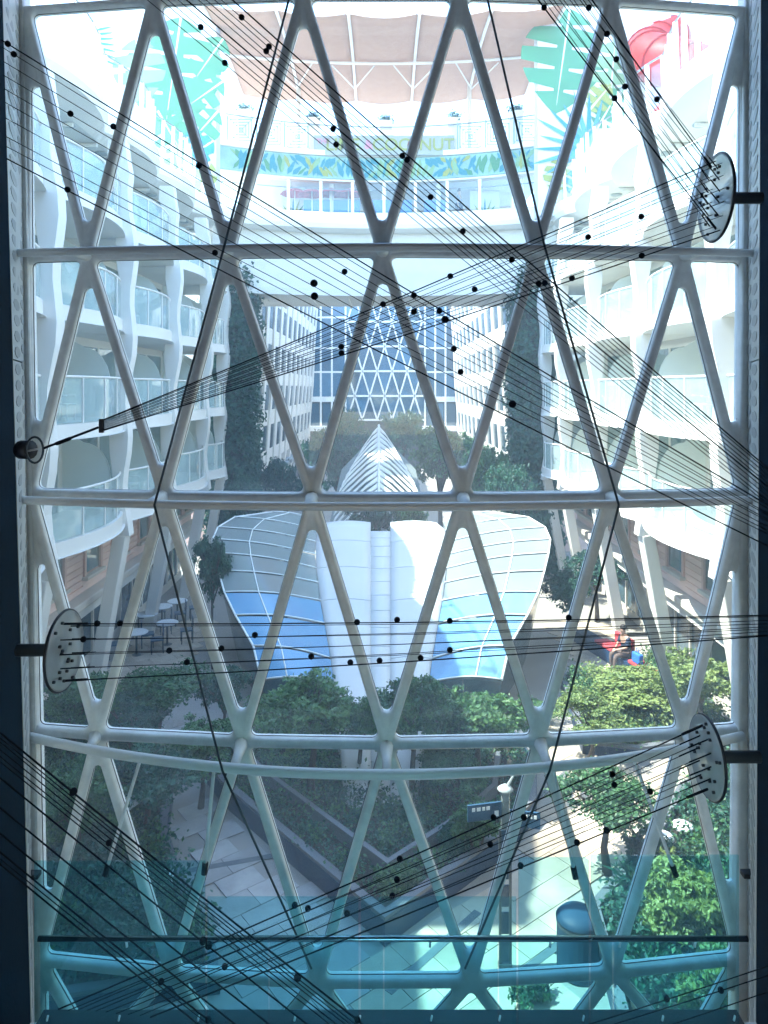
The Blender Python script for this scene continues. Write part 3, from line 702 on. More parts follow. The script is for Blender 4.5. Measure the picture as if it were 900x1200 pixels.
# ---- far glass end wall with its own triangular window
T = thing('glass_end_wall', 'blue glass end wall with white diamond lattice window closing the park', 'building', (0, 78, 0))
YT = 78.0
def tx(px): return (px - CX) / F * YT
def tz(py): return H - (py - CY) / F * YT
MB().box(-14, 14, 78.3, 82, 0, 22).build('wall', M['slate'], T)
cols = [358, 376, 389, 405]; rowsy = [300, 345, 372, 408, 436, 467]
for sgn in (0, 1):
    cc = cols if not sgn else [498, 510, 522, 536]
    for i in range(3):
        for a, b in zip(rowsy, rowsy[1:]):
            MB().box(tx(cc[i]) + .08, tx(cc[i + 1]) - .08, YT, YT + .1, tz(b) + .08, tz(a) - .08).build('pane', M['towerglass'], T)
    for px in cc: MB().box(tx(px) - .09, tx(px) + .09, YT - .12, YT + .12, tz(500), tz(300)).build('mullion', M['mullion'], T)
    for k, py in enumerate(rowsy): MB().box(tx(cc[0]) + .09, tx(cc[-1]) - .09, YT - .08, YT + .09, tz(py) - (.09 if k < 5 else .35), tz(py) + (.09 if k < 5 else .2)).build('transom', M['mullion'], T)
    for i in range(3): MB().box(tx(cc[i]) + .2, tx(cc[i + 1]) - .2, YT, YT + .1, tz(499), tz(473)).build('lower_window', M['towerglass'], T)
    MB().box(tx(cc[0]) - .3, tx(cc[-1]) + .3, YT - .5, YT - .1, tz(505), tz(499)).build('ledge', M['mullion'], T)
xs0, stp = 407.0, 17.5; rws = [318, 347, 377, 406, 435, 464, 492]
for r, (ya, yb) in enumerate(zip(rws, rws[1:])):
    off = 0 if r % 2 == 0 else stp / 2
    top = [xs0 + off + stp * i for i in range(-1, 7)]; bot = [xs0 + (stp / 2 - off) + stp * i for i in range(-1, 7)]
    cl_ = lambda x: min(498, max(404, x))
    def bar(x0, y0, x1, y1):
        if abs(cl_(x0) - x0) > 1 or abs(cl_(x1) - x1) > 1: return
        MB().bar((tx(x0), YT - .06, tz(y0)), (tx(x1), YT - .06, tz(y1)), .16, .22, up=(0, 1, 0)).build('lattice_bar', M['mullion'], T)
    for i in range(8):
        for j in range(8):
            if abs(abs(top[i] - bot[j]) - stp / 2) < .1: bar(top[i], ya, bot[j], yb)
    def tri(ps):
        ps = [(cl_(x), y) for x, y in ps]
        if abs((ps[1][0]-ps[0][0])*(ps[2][1]-ps[0][1])-(ps[2][0]-ps[0][0])*(ps[1][1]-ps[0][1])) < 20: return
        MB().prism([(tx(x), YT + rnd.uniform(0, .015), tz(y)) for x, y in ps], (0, .08, 0)).build('pane', M['towerglass'], T)
    for i in range(7):
        m = [b for b in bot if top[i] < b < top[i + 1]]
        if m: tri([(top[i], ya), (top[i + 1], ya), (m[0], yb)])
        m = [t for t in top if bot[i] < t < bot[i + 1]]
        if m: tri([(bot[i], yb), (bot[i + 1], yb), (m[0], ya)])
    MB().box(tx(404), tx(498), YT - .16, YT - .02, tz(yb) - .1, tz(yb) + .1).build('lattice_transom', M['mullion'], T)

# ---- bridge deck with the bar on top
G = thing('bridge_deck', 'white bridging deck crossing high above the park', 'deck', (0, 35, 13))
def fr_y(x, y0=33.2, sag=1.6): return y0 + sag * (1 - (x / 7.6) ** 2)
xs = [-7.7 + 15.4 * i / 40 for i in range(41)]
ZF = 16.75
MB().grid([[(x, fr_y(x) + .5, 15.9) for x in xs], [(x, fr_y(x) + .05, 16.0) for x in xs], [(x, fr_y(x), 16.2) for x in xs], [(x, fr_y(x), ZF - .1) for x in xs], [(x, fr_y(x) + .1, ZF) for x in xs], [(x, 44, ZF) for x in xs]]).build('deck_edge', M['white'], G)
MB().grid([[(x, fr_y(x) + .5, 15.9) for x in xs], [(x, fr_y(x) + .9, 15.9) for x in xs], [(x, fr_y(x) + .9, 13.25) for x in xs], [(x, fr_y(x) + .6, 13.1) for x in xs], [(x, fr_y(x) + .6, 12.9) for x in xs], [(x, 40, 12.9) for x in xs], [(x, 40, 14) for x in xs]]).build('beam', M['cream'], G)
MB().box(-8.5, -7.7, 33.45, 40, 12.9, ZF).build('end_block', M['white'], G); MB().box(7.7, 8.5, 33.45, 40, 12.9, ZF).build('end_block', M['white'], G)
for i in range(9):
    x = -7 + 14 * i / 8; MB().box(x - .05, x + .05, fr_y(x) + 1.0, 40, 12.78, 12.9).build('soffit_beam', M['cream'], G)
br = thing('bar_railing', 'glass railing with white posts along the front of the bar deck', 'railing', (0, 34, ZF))
for i in range(11):
    x = -7.4 + 14.8 * i / 10; y = fr_y(x) + .25
    MB().box(x - .07, x + .07, y - .06, y + .06, ZF, ZF + 1.45).build('post', M['white'], br)
    if i < 10:
        x1 = x + 1.48; y1 = fr_y(x1) + .25; MB().bar((x + .09, y, ZF + .75), (x1 - .09, y1, ZF + .75), .015, 1.25).build('glass_panel', M['clear'], br)
MB().tube([(x * .96, fr_y(x * .96) + .25, ZF + 1.1) for x in xs], .025, 6).build('handrail', M['steel'], br, smooth=True)
# the bar
K = thing('pool_bar', 'open pool bar with palm leaf band and fruit sign above the bridge', 'bar', (0, 38, ZF))
def by(x): return fr_y(x, 34.6, 1.9)
zb0, zb1 = 18.75, 19.78
MB().grid([[(x, by(x), zb0) for x in xs], [(x, by(x) - .15, zb1) for x in xs]], (0, .3, 0)).build('band', M['bandbase'], K)
MB().grid([[(x, by(x) - .28, zb1 + .015) for x in xs], [(x, by(x) - .28, zb1 + .25) for x in xs]], (0, .9, 0)).build('cornice', M['white'], K)
MB().grid([[(x, by(x) + .05, zb0 - .012) for x in xs], [(x, 43, zb0 - .012) for x in xs]], (0, 0, -.1)).build('ceiling', M['cream'], K)
MB().box(-8, 8, 43, 43.3, ZF, zb0 - .13).build('back_wall', M['mural'], K)
gr = random.Random(4); bn = 0
def frond(c, ang, ln, wd, colr, nm='leaf_print', parent=K, yoff=-.012, yf=None):
    m = MB(); d = Vector((math.cos(ang), 0, math.sin(ang))); q = Vector((-d.z, 0, d.x))
    pts = [c, c + d * ln * .3 + q * wd, c + d * ln * .8 + q * wd * .5, c + d * ln, c + d * ln * .8 - q * wd * .5, c + d * ln * .3 - q * wd]
    pts = [Vector((p.x, (yf(p) if yf else p.y) + yoff, p.z)) for p in pts]
    m.prism(pts, (0, -.006, 0)); return m.build(nm, M[colr], parent)
for i in range(120):
    x = -7.2 + 14.4 * i / 119; up = i % 2
    z = zb0 + .06 if up else zb1 - .06; tilt = gr.uniform(-.25, .25) + .8 * math.sin(x * 1.9)
    ln = min(.72, .78 / max(.3, math.cos(tilt))); c = Vector((x, 0, z)); ang = (math.pi / 2 if up else -math.pi / 2) + tilt * (1 if up else -1)
    ln = .74 * abs(math.sin(ang)) if True else ln
    yf = lambda p: by(p.x) - .15 * (p.z - zb0) / (zb1 - zb0)
    frond(c, ang, max(.3, ln) * 1.2, gr.uniform(.07, .15), ('green1', 'teal1', 'teal1', 'green2', 'lime')[gr.randrange(5)], yf=yf, yoff=-.02 - .003 * (i % 5))
for x in (-6.6, -2.6, 0.0, 2.7, 6.6): MB().tube([(x, by(x) + .7, ZF), (x, by(x) + .7, zb0 - .1)], .12, 12).build('column', M['white'], K, smooth=True)
for x0, x1 in ((-4.0, -1.2), (-.6, 1.4), (2.0, 3.2)): MB().box(x0, x1, 36.9, 37.4, ZF, ZF + 1.12).build('counter', M['blue'], K, bevel=.03)
for x0, x1 in ((-5.2, -4.1),(4.4, 5.9)):
    MB().box(x0, x1, 38, 38.2, ZF, zb0 - .14).build('printed_panel', M['mural'], K)
    for j in range(7):
        frond(Vector(((x0 + x1) / 2, 37.98, ZF + .4)), .6 + j * .32, min(1.1, .55 / max(.35, abs(math.cos(.6 + j * .32)))), .07, ('teal1', 'green1', 'lime')[j % 3])
# sign with the bar's name
sg = MB().box(-3.4, 3.4, by(0) - .55, by(0) - .45, 19.80, 20.75).build('sign_board', M['grey'], K)
def text(s, x, y, z, size, m, parent, name='lettering', ext=.02, rz=0):
    cu = bpy.data.curves.new(name, 'FONT'); cu.body = s; cu.size = size; cu.extrude = ext; cu.align_x = 'CENTER'; cu.align_y = 'CENTER'; cu.offset = .012 * size
    t = bpy.data.objects.new('t', cu); t.rotation_euler = (R(90), 0, rz); t.location = (x, y, z); C.objects.link(t)
    bpy.context.view_layer.update()
    me = bpy.data.meshes.new_from_object(t.evaluated_get(bpy.context.evaluated_depsgraph_get())); me.transform(t.matrix_world)
    bpy.data.objects.remove(t); return link(name, me, m, parent)
ys_ = by(0) - .57
text('THE', -2.95, ys_, 20.45, .34, M['pinkp'], sg); text('LIME', -2.0, ys_, 20.27, .82, M['lime'], sg); text('&', -.75, ys_, 20.28, .62, M['pinkp'], sg)
text('COC', .35, ys_, 20.27, .82, M['lime'], sg); text('NUT', 2.55, ys_, 20.27, .82, M['lime'], sg)
MB().ball((1.45, ys_ + .02, 20.28), .32, 18, 10, (1, .35, 1)).build('coconut_letter', M['coco'], sg, smooth=True)
# upper railing with nested squares, planters
U = thing('lattice_railing', 'white railing of nested square panels above the bar', 'railing', (0, 35, 20))
for sgx in (-1, 1):
    for i in range(3):
        xa = sgx * (3.55 + 1.28 * i); xb = xa + sgx * 1.24
        x0, x1 = min(xa, xb), max(xa, xb); y = by((x0 + x1) / 2) - .1; z0, z1 = 20.03, 21.25
        m = MB(); 
        for k in range(4):
            f = .11 + .14 * k; a, b, c, d = x0 + (x1 - x0) * f * .8, x1 - (x1 - x0) * f * .8, z0 + (z1 - z0) * f * .8, z1 - (z1 - z0) * f * .8
            for p, q in (((a, c), (b, c)), ((b, c), (b, d)), ((b, d), (a, d)), ((a, d), (a, c))): m.bar((p[0], y, p[1]), (q[0], y, q[1]), .035, .035)
        m.bar((x0, y + .02, z0), (x1, y + .02, z1), .022, .022).bar((x0, y + .02, z1), (x1, y + .02, z0), .022, .022)
        m.build('lattice_panel', M['tonedwhite'], U)
        MB().box(x0 - .03, x0 + .03, y - .03, y + .03, z0 - .02, z1 + .05).build('post', M['tonedwhite'], U)
MB().tube([(x * .97, by(x * .97) - .1, 21.3) for x in xs], .035, 6).build('handrail', M['steel'], U, smooth=True)
for k, x in enumerate((-6.6, -3.45, 0.1, 3.45, 6.3)):
    y = by(x) + .4
    p = thing('planter_pillar', ('white pillar planter with a clipped plant above the bar, ' + ('leftmost of five', 'second of five from the left', 'behind the sign', 'second of five from the right', 'rightmost of five')[k]), 'planter', (x, y, 20), 'pillar planters')
    MB().box(x - .32, x + .32, y - .3, y + .3, 20.0, 21.75).build('pillar', M['white'], p, bevel=.03)
    P = np.random.default_rng(k).normal(size=(260, 3)) * (.20, .20, .10) + (x, y, 21.9); link('foliage', leafcloud(P, (0, 0, 1), .14, k), M['leafB'], p, kind='stuff')
# canopy
cv = thing('shade_canopy', 'wide beige fabric canopy on white ribs above the bar', 'canopy', (0, 34, 24))
def cz(t): return 23.85 + .35 * math.sin(math.pi * t) - .25 * t
xk = [-7.3 + 14.6 * i / 5 for i in range(6)]
for a, b in zip(xk, xk[1:]):
    rows = []
    for i in range(11):
        t = i / 10; rows.append([(a + .06 + (b - a - .12) * j / 8, 29.6 + 8.6 * t + .9 * (1 - ((a + (b - a) * j / 8) / 7.3) ** 2), cz(t) - .16 * math.sin(math.pi * j / 8)) for j in range(9)])
    MB().grid(rows, (0, 0, .03)).build('fabric', M['canopy'], cv, smooth=True)
for x in xk:
    dy = .9 * (1 - (x / 7.3) ** 2)
    MB().tube([(x, 29.5 + 8.8 * i / 10 + dy, cz(i / 10) - .02) for i in range(11)], .07, 8).build('rib', M['white'], cv, smooth=True)
MB().tube([(x, 34.2 + .9 * (1 - (x / 7.3) ** 2), cz(.52) - .22) for x in xs], .07, 8).build('cross_beam', M['white'], cv, smooth=True)
for x in xk[1:-1]:
    yb = 34.2 + .9 * (1 - (x / 7.3) ** 2)
    for d in (-1, 1): MB().tube([(x, 37.2, 23.5), (x + d * 1.0, yb + .2, cz(.5) - .25)], .035, 6).build('brace', M['white'], cv, smooth=True)
for x in (-4.38 * .98, 4.38 * .98): MB().tube([(x, 37.3, 20), (x, 37.3, 23.7)], .11, 10).build('mast', M['white'], cv, smooth=True)
# mural towers with printed leaves
def monstera(c, ang, L, colr, parent, cut=5):
    """leaf outline with notches, thin raised print on a wall that faces the camera"""
    pts = []; n = 40
    for i in range(n + 1):
        t = i / n; w_ = L * .42 * math.sin(math.pi * min(1, t * 1.02)) ** .75 * (1.1 - .35 * t)
        if (t * cut) % 1 > .66 and .12 < t < .94: w_ *= .18
        pts.append((t * L, w_))
    poly = pts + [(x, -y) for x, y in reversed(pts)][1:-1]
    ca, sa = math.cos(ang), math.sin(ang)
    lf = MB().prism([(c[0] + x * ca - y * sa, c[1], c[2] + x * sa + y * ca) for x, y in poly], (0, .003, 0)).build('leaf_print', M[colr], parent)
    MB().prism([(c[0] + x * ca - y * sa, c[1] - .0008, c[2] + x * sa + y * ca) for x, y in ((0, -.05), (L * .9, -.008), (L * .9, .008), (0, .05))], (0, .0008, 0)).build('leaf_vein', M['mural'], lf)
    return lf
for s, side in ((-1, 'left'), (1, 'right')):
    mt = thing('mural_tower', 'white tower wall printed with big green leaves on the %s of the bar' % side, 'mural wall', (s * 10, 32, ZF), 'mural tower walls')
    xi = -7.15 if s < 0 else 6.55
    MB().box(xi, s * 12.2, 31.6, 32.4, ZF - .9, 28).build('wall', M['mural'], mt)
    Y = 31.585
    def L(px, py, ang, ln, col, cut=5, k=0): monstera((at(px, py, Y).x, Y - .004 * k, at(px, py, Y).z), ang, ln, col, mt, cut)
    if s < 0:
        L(212, 20, R(262), 5.2, 'green1', 6, 1); L(160, 45, R(275), 2.9, 'green2', 4, 2); L(262, 45, R(235), 2.2, 'green1', 3, 3); L(262, 95, R(215), 1.9, 'green1', 3, 4); L(256, 130, R(228), 1.9, 'green1', 3, 5)
        L(250, 165, R(215), 1.6, 'teal1', 3, 6); L(222, 150, R(285), 2.0, 'teal1', 4, 7); L(185, 130, R(300), 2.2, 'green1', 4, 8); L(246, 190, R(250), 1.4, 'lime', 3, 9); L(205, 170, R(280), 1.5, 'green2', 3, 10)
        for j in range(7): 
            p = at(136, 60, Y); frond(p, R(200 - j * 5) + j * .02, 1.0, .035, 'slate', parent=mt, yoff=-.04 - .003 * j) if j < 0 else frond(Vector((at(112, 36 + 5 * j, Y).x, Y, at(112, 36 + 5 * j, Y).z)), R(12 - j * 6), .75 + .05 * j, .05, 'teal1', parent=mt, yoff=-.04 - .003 * j)
    else:
        L(668, 10, R(262), 4.6, 'green1', 5, 1); L(715, 115, R(85), 2.6, 'green2', 4, 2); L(700, 150, R(60), 2.0, 'green1', 4, 3); L(690, 130, R(50), 1.5, 'lime', 4, 4)
        c = at(690, 175, Y)
        for j in range(10): frond(Vector((c.x, Y, c.z)), R(75 + j * 15), 2.2 + .2 * (j % 3), .11, ('bluep', 'teal1', 'bluep')[j % 3], parent=mt, yoff=-.05 - .003 * j)
        L(650, 225, R(80), 1.6, 'lime', 4, 6); L(668, 228, R(60), 1.4, 'teal1', 4, 7)
# red water slide
S = thing('water_slide', 'bright red enclosed tube water slide curling above the right deck', 'water slide', (12, 30, ZF))
def helix(a0, a1, r, c, dz, n=40): return [Vector((c[0] + r * math.cos(R(a0 + (a1 - a0) * i / n)), c[1] + r * math.sin(R(a0 + (a1 - a0) * i / n)), c[2] + dz * i / n)) for i in range(n + 1)]
hp = helix(250, 100, 2.3, (13.1, 30.0, 20.2), 3.6); MB().tube(hp, .92, 20).build('tube', M['red'], S, smooth=True)
for i in (6, 13, 20, 27, 34):
    d = (hp[i + 1] - hp[i]).normalized(); MB().lathe(hp[i], [(.93, -.04), (1.0, -.04), (1.0, .04), (.93, .04)], 20, M3=d.to_track_quat('Z', 'Y').to_matrix()).build('flange', M['red'], S)
MB().tube([hp[0], hp[0] + Vector((-1.2, .6, -1.4)), hp[0] + Vector((-1.6, 1.5, -3.2))], .85, 16).build('tube', M['red'], S, smooth=True)
for x, y in ((12.2, 28.2), (13.5, 32.0)): MB().tube([(x, y, ZF), (x, y, 21.5)], .16, 10).build('support', M['white'], S, smooth=True)

# ================================================================== THE PARK: PAVILION, PLANTING, FURNITURE
PX = 447
def prow_y(py): return 12.84 / ((py - CY) / F + .317)
def P3(dx, py, Y): return at(PX + dx, py, Y)
pav = thing('glass_pavilion', 'white prow roofed pavilion with grey and blue glass wings in the middle of the park', 'pavilion', (0, 20, 0))
ROW = [(-55, 800, -141, 797), (-59, 772, -150, 757), (-66, 731, -171, 721), (-71, 704, -184, 694), (-74, 683, -191, 669), (-76, 666, -196, 648), (-77, 650, -198, 632), (-77, 635, -192, 618), (-75, 622, -172, 606), (-72, 612, -128, 600)]
def wingpt(sgn, r, t):
    ix, iy, ox, oy = ROW[r]; Yi = prow_y(iy); a = P3(-sgn * ix * -1 * -1 if False else sgn * -ix, iy, Yi)
    b = P3(sgn * -ox, oy, Yi + .35); p = a.lerp(b, t); p.z += .10 * math.sin(math.pi * t); return p
for sgn in (-1, 1):
    for r in range(len(ROW) - 1):
        for q in range(2):
            t0, t1 = ((0, .64), (.64, 1))[q]; ts = [t0 + .008 + (t1 - t0 - .016) * i / 6 for i in range(7)]
            rows = []
            for e in (.05, .35, .65, .95):
                rw = []
                for t in ts:
                    a, b = wingpt(sgn, r, t), wingpt(sgn, r + 1, t); rw.append(a.lerp(b, e))
                rows.append(rw)
            MB().grid(rows, (0, .02, -.03)).build('glass_panel', M['skyglass' if r < 3 else 'greyglass'], pav, smooth=False)
    for r in range(len(ROW)):
        MB().tube([wingpt(sgn, r, i / 12) + Vector((0, 0, .02)) for i in range(13)], .022, 6).build('wing_rib', M['mullion'], pav, smooth=True)
    MB().tube([wingpt(sgn, r, .64) + Vector((0, 0, .01)) for r in range(len(ROW))], .02, 6).build('wing_mullion', M['mullion'], pav, smooth=True)
    MB().tube([wingpt(sgn, r, 1) for r in range(len(ROW))], .03, 6).build('wing_edge', M['mullion'], pav, smooth=True)
    # walls below the wing's outer and near edges
    edge_ = [wingpt(sgn, r, 1) for r in range(len(ROW))]
    for a, b in zip(edge_, edge_[1:]):
        MB().prism([a + Vector((0, 0, -.05)), b + Vector((0, 0, -.05)), Vector((b.x * .86, b.y, 0)), Vector((a.x * .86, a.y, 0))], (-sgn * .04, 0, 0)).build('side_pane', M['shop'], pav)
    nr_ = [wingpt(sgn, 0, i / 4) for i in range(5)]
    for a, b in zip(nr_, nr_[1:]):
        MB().prism([a + Vector((0, 0, -.04)), b + Vector((0, 0, -.04)), Vector((b.x * .92, b.y + .1, 0)), Vector((a.x * .92, a.y + .1, 0))], (0, .04, 0)).build('front_pane', M['shop'], pav)
# the white roof: two leaves and a seamed centre strip
prow = [(-40, 1004), (-43, 940), (-48, 870), (-55, 800), (-59, 772), (-66, 731), (-71, 704), (-74, 683), (-76, 666), (-77, 650), (-77, 635), (-74, 620), (-64, 612)]
for sgn in (-1, 1):
    rows = []
    for dx, py in prow:
        Y = prow_y(py); rows.append([])
        for i in range(7):
            t = i / 6; lo = 10.6 if sgn > 0 else -12.6
            x = (lo + (-sgn * dx * -1 * -1 if False else (sgn * -dx) - lo) * t); p = P3(x, py, Y); p.z += .06 * math.sin(math.pi * t); rows[-1].append(p)
    MB().grid(rows, (0, .03, -.06)).build('roof_panel', M['white2'], pav, smooth=True)
    lower = [p for p in prow if p[1] >= 800]
    for (d0, y0), (d1, y1) in zip(lower, lower[1:]):
        a, b = P3(sgn * -d0, y0, prow_y(y0)), P3(sgn * -d1, y1, prow_y(y1))
        MB().prism([a, b, Vector((b.x, b.y, -.01)), Vector((a.x, a.y, -.01))] if a.z > .05 else [a, b, Vector((b.x, b.y, -.01))], (-sgn * .04, 0, 0)).build('side_wall', M['white'], pav)
for sgn in (-1, 1):
    for k in (2, 4, 6, 8, 10):
        dx, py = prow[k]; lo = 10.6 if sgn > 0 else -12.6; pts = []
        for i in range(7):
            t = i / 6; p = P3(lo + (sgn * -dx - lo) * t, py, prow_y(py)); p.z += .06 * math.sin(math.pi * t) + .004; pts.append(p)
        MB().tube(pts, .014, 5).build('roof_seam', M['seam'], pav)
seam = [1004, 955, 905, 855, 805, 780, 757, 735, 715, 697, 681, 666, 652, 640, 630, 622]
srow = []
for py in seam:
    r_ = [P3(dx, py, prow_y(py)) for dx in (-12.5, -1, 10.5)]
    for p in r_: p.z -= .012
    srow.append(r_)
MB().grid(srow, (0, .02, -.05)).build('centre_strip', M['white2'], pav, smooth=True)
for r_ in srow[1:-1]: MB().tube([p + Vector((0, 0, .004)) for p in r_], .012, 5).build('roof_seam', M['seam'], pav)
# louvred gable roof behind
gb = thing('louvred_roof', 'white leaf shaped gable roof of slanted louvres behind the pavilion', 'roof', (0, 33, 0))
pk = at(444, 499, 36); nr_ = at(444, 612, 29.5)
ns = 17
for sgn in (-1, 1):
    for i in range(ns):
        t = i / (ns - 1); a = pk.lerp(nr_, t * 1.0)
        wdt = .75 + 1.0 * math.sin(math.pi * min(.5, .06 + t * .9))
        b = a + Vector((sgn * wdt, -2.2 - .6 * t, -1.25 - .25 * t))
        mid = a.lerp(b, .5) + Vector((0, 0, .10))
        rows = []
        for p, q in ((a, .0), (a.lerp(mid, .6) + Vector((0, 0, .04)), 1), (mid, 1), (mid.lerp(b, .6) + Vector((0, 0, .05)), 1), (b, .5)):
            rows.append([p, p + Vector((sgn * .05, -.34, .10 * q - .20))])
        MB().grid(rows, (0, 0, -.05)).build('louvre', M['white'], gb)
MB().tube([pk + Vector((0, 0, .03)), nr_ + Vector((0, 0, .03))], .06, 8).build('ridge', M['white'], gb, smooth=True)
MB().add([pk + Vector((0, .3, -.25)), nr_ + Vector((0, 0, -.25)), nr_ + Vector((2.3, -2, -1.9)), pk + Vector((1.7, -2, -1.9)), nr_ + Vector((-2.3, -2, -1.9)), pk + Vector((-1.7, -2, -1.9))], [(0, 1, 2, 3), (1, 0, 5, 4)]).build('under_roof', M['greyglass'], gb)
for sgn in (-1, 1):
    for p in (nr_,): 
        q = p + Vector((sgn * 1.6, -1.6, -1.5)); MB().tube([(q.x, q.y, 0), q], .07, 8).build('post', M['white'], gb, smooth=True)

# ---- paving
def inpoly(x, y, poly):
    c = False; j = len(poly) - 1
    for i in range(len(poly)):
        xi, yi = poly[i]; xj, yj = poly[j]
        if (yi > y) != (yj > y) and x < (xj - xi) * (y - yi) / (yj - yi) + xi: c = not c
        j = i
    return c
g2 = lambda px, py: tuple(gnd(px, py))[:2]
BED_V = [g2(451, 1110), g2(585, 1009), (3.0, 14.6), (3.4, 16.5), (3.1, 18.6), (-3.4, 18.6), (-4.6, 17.2), g2(263, 945)]
BED_L = [(-8.7, 9.2), g2(258, 1165), g2(250, 1110), g2(215, 1050), g2(196, 985), g2(203, 940), (-5.0, 17.0), (-6.3, 18.6), (-8.7, 19.2)]
BED_R = [(3.05, 9.6), g2(690, 1080), g2(765, 990), g2(795, 935), (7.2, 16.2), (8.2, 17.0), (8.7, 17.2), (8.7, 9.6)]
BED_C = [g2(655, 800), g2(742, 805), g2(762, 770), (8.6, 20.5), (8.6, 17.8), (7.3, 17.3), (5.8, 16.9), (4.6, 17.2)]
BEDS = [BED_V, BED_L, BED_R, BED_C]
def clear(x, y, r): 
    return all(not any(inpoly(x + dx * r, y + dy * r, b) for b in BEDS) for dx, dy in ((0, 0), (1, 0), (-1, 0), (0, 1), (0, -1)))
ca, sa = math.cos(R(38)), math.sin(R(38)); sw, sh = .74, .50
slabm = {}
for key, m_ in (('warm', 'slab'), ('cool', 'slabshade')):
    me = MB().box(-sw / 2 + .006, sw / 2 - .006, -sh / 2 + .006, sh / 2 - .006, .001, .022).mesh('slab_' + key); me.materials.append(M[m_]); slabm[key] = me
cand = []
for i in range(-40, 60):
    for j in range(-40, 60):
        u = (i + (.5 if j % 2 else 0)) * sw; v = j * sh; x = u * ca - v * sa; y = 9 + u * sa + v * ca
        if not (8.6 < y < 27 and -8.4 < x < 8.4) or not clear(x, y, .30): continue
        px, py = CX + F * x / y, CY + F * H / y
        if not (30 < px < 875 and py < 1230): continue
        if 18.6 < y and abs(x) < 6.0 : continue
        cand.append((y, x))
cand.sort()
for k, (y, x) in enumerate(cand[:300]):
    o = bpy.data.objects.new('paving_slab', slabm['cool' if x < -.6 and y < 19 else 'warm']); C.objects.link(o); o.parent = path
    o.location = (x, y, rnd.uniform(0, .006)); o.rotation_euler = (rnd.uniform(-.003, .003), rnd.uniform(-.003, .003), R(38))
rest = MB()
for y, x in cand[300:]:
    q = [(x + a * ca - b * sa, y + a * sa + b * ca, .02) for a, b in ((-sw/2+.008, -sh/2+.008), (sw/2-.008, -sh/2+.008), (sw/2-.008, sh/2-.008), (-sw/2+.008, sh/2-.008))]
    rest.prism(q, (0, 0, -.02))
if rest.v: rest.build('far_paving', M['slab'], path, kind='stuff')
for a, b in ((g2(600, 1150), g2(720, 1060)), (g2(560, 1000), g2(665, 905)), (g2(690, 1130), g2(745, 1075)), (g2(205, 1025), g2(345, 1000)), (g2(455, 1165), g2(560, 1070))):
    a = Vector((*a, .022)); b = Vector((*b, .022)); MB().bar(a, b, .13, .016).build('paving_strip', M['strip'], path)

# ---- planting beds
def poly_off(poly, d):
    n = len(poly); cx = sum(p[0] for p in poly) / n; cy = sum(p[1] for p in poly) / n; out = []
    A = sum(poly[i][0] * poly[(i+1) % n][1] - poly[(i+1) % n][0] * poly[i][1] for i in range(n)); sg_ = 1 if A > 0 else -1
    for i in range(n):
        p0, p, p1 = Vector(poly[i-1]), Vector(poly[i]), Vector(poly[(i+1) % n]); e0 = (p - p0).normalized(); e1 = (p1 - p).normalized()
        n0, n1 = Vector((-e0.y, e0.x)) * sg_, Vector((-e1.y, e1.x)) * sg_; b = (n0 + n1); b = b / max(.35, b.length_squared / 2)
        out.append(tuple(p + b * d))
    return out
def ring_wall(mb, poly, w_, z0, z1):
    i_ = poly_off(poly, w_); n = len(poly)
    vs = [(*p, z0) for p in poly] + [(*p, z1) for p in poly] + [(*p, z1) for p in i_] + [(*p, z0) for p in i_]; fs = []
    for k in range(n):
        j = (k + 1) % n; fs += [(k, j, n + j, n + k), (n + k, n + j, 2*n + j, 2*n + k), (2*n + k, 2*n + j, 3*n + j, 3*n + k)]
    mb.add(vs, fs); return i_
def bedcloud(poly, n, seed, h0, h1, clump=.17, excl=None, per=36):
    g = np.random.default_rng(seed); xs_ = [p[0] for p in poly]; ys__ = [p[1] for p in poly]; out = []
    m = max(1, n // per); tries = 0
    while len(out) < m and tries < m * 30:
        tries += 1
        x, y = g.uniform(min(xs_), max(xs_)), g.uniform(min(ys__), max(ys__))
        if not inpoly(x, y, poly) or (excl and excl(x, y)): continue
        z = g.uniform(h0, h1); out.append(g.normal(size=(per, 3)) * (clump, clump, clump * .6) + (x, y, z))
    return np.concatenate(out)
def bed(name, lab, poly, hgt, leaf, n, h0, h1, seed, tier=None, lsize=.13, leaf2=None):
    cx = sum(p[0] for p in poly) / len(poly); cy = sum(p[1] for p in poly) / len(poly)
    t = thing(name, lab, 'planting bed', (cx, cy, 0))
    mb = MB(); i_ = ring_wall(mb, poly, .18, 0, hgt); mb.build('planter_wall', M['planter'], t)
    mb = MB(); o_ = poly_off(poly, .01); ring_wall(mb, o_, .15, hgt + .003, hgt + .06); mb.build('kerb', M['kerb'], t)
    MB().prism([(*p, hgt - .12) for p in poly_off(poly, .17)], (0, 0, .04)).build('soil', M['soil'], t)
    inner = poly_off(poly, .27)
    if tier:
        tp = poly_off(poly, tier); mb = MB(); ring_wall(mb, tp, .10, hgt - .08, hgt + .16); mb.build('inner_kerb', M['kerb'], t)
    ex = None
    if tier:
        ta, tb = poly_off(poly, tier - .16), poly_off(poly, tier + .28)
        ex = lambda x, y: inpoly(x, y, ta) and not inpoly(x, y, tb)
    P = bedcloud(inner, n, seed, h0, h1, .12 if tier else .17, ex)
    link('foliage', leafcloud(P, (0, 0, .8), lsize, seed), M[leaf], t, kind='stuff')
    if leaf2: 
        P = bedcloud(inner, n // 4, seed + 5, h0 + .05, h1 + .08, .12 if tier else .17, ex); link('foliage', leafcloud(P, (0, 0, .8), lsize, seed + 5), M[leaf2], t, kind='stuff')
    return t
bed('planting_bed', 'dark V shaped planter with double pale kerbs pointing towards the window', BED_V, .38, 'leafB', 30000, .28, .45, 21, tier=.78, lsize=.085, leaf2='leafA')
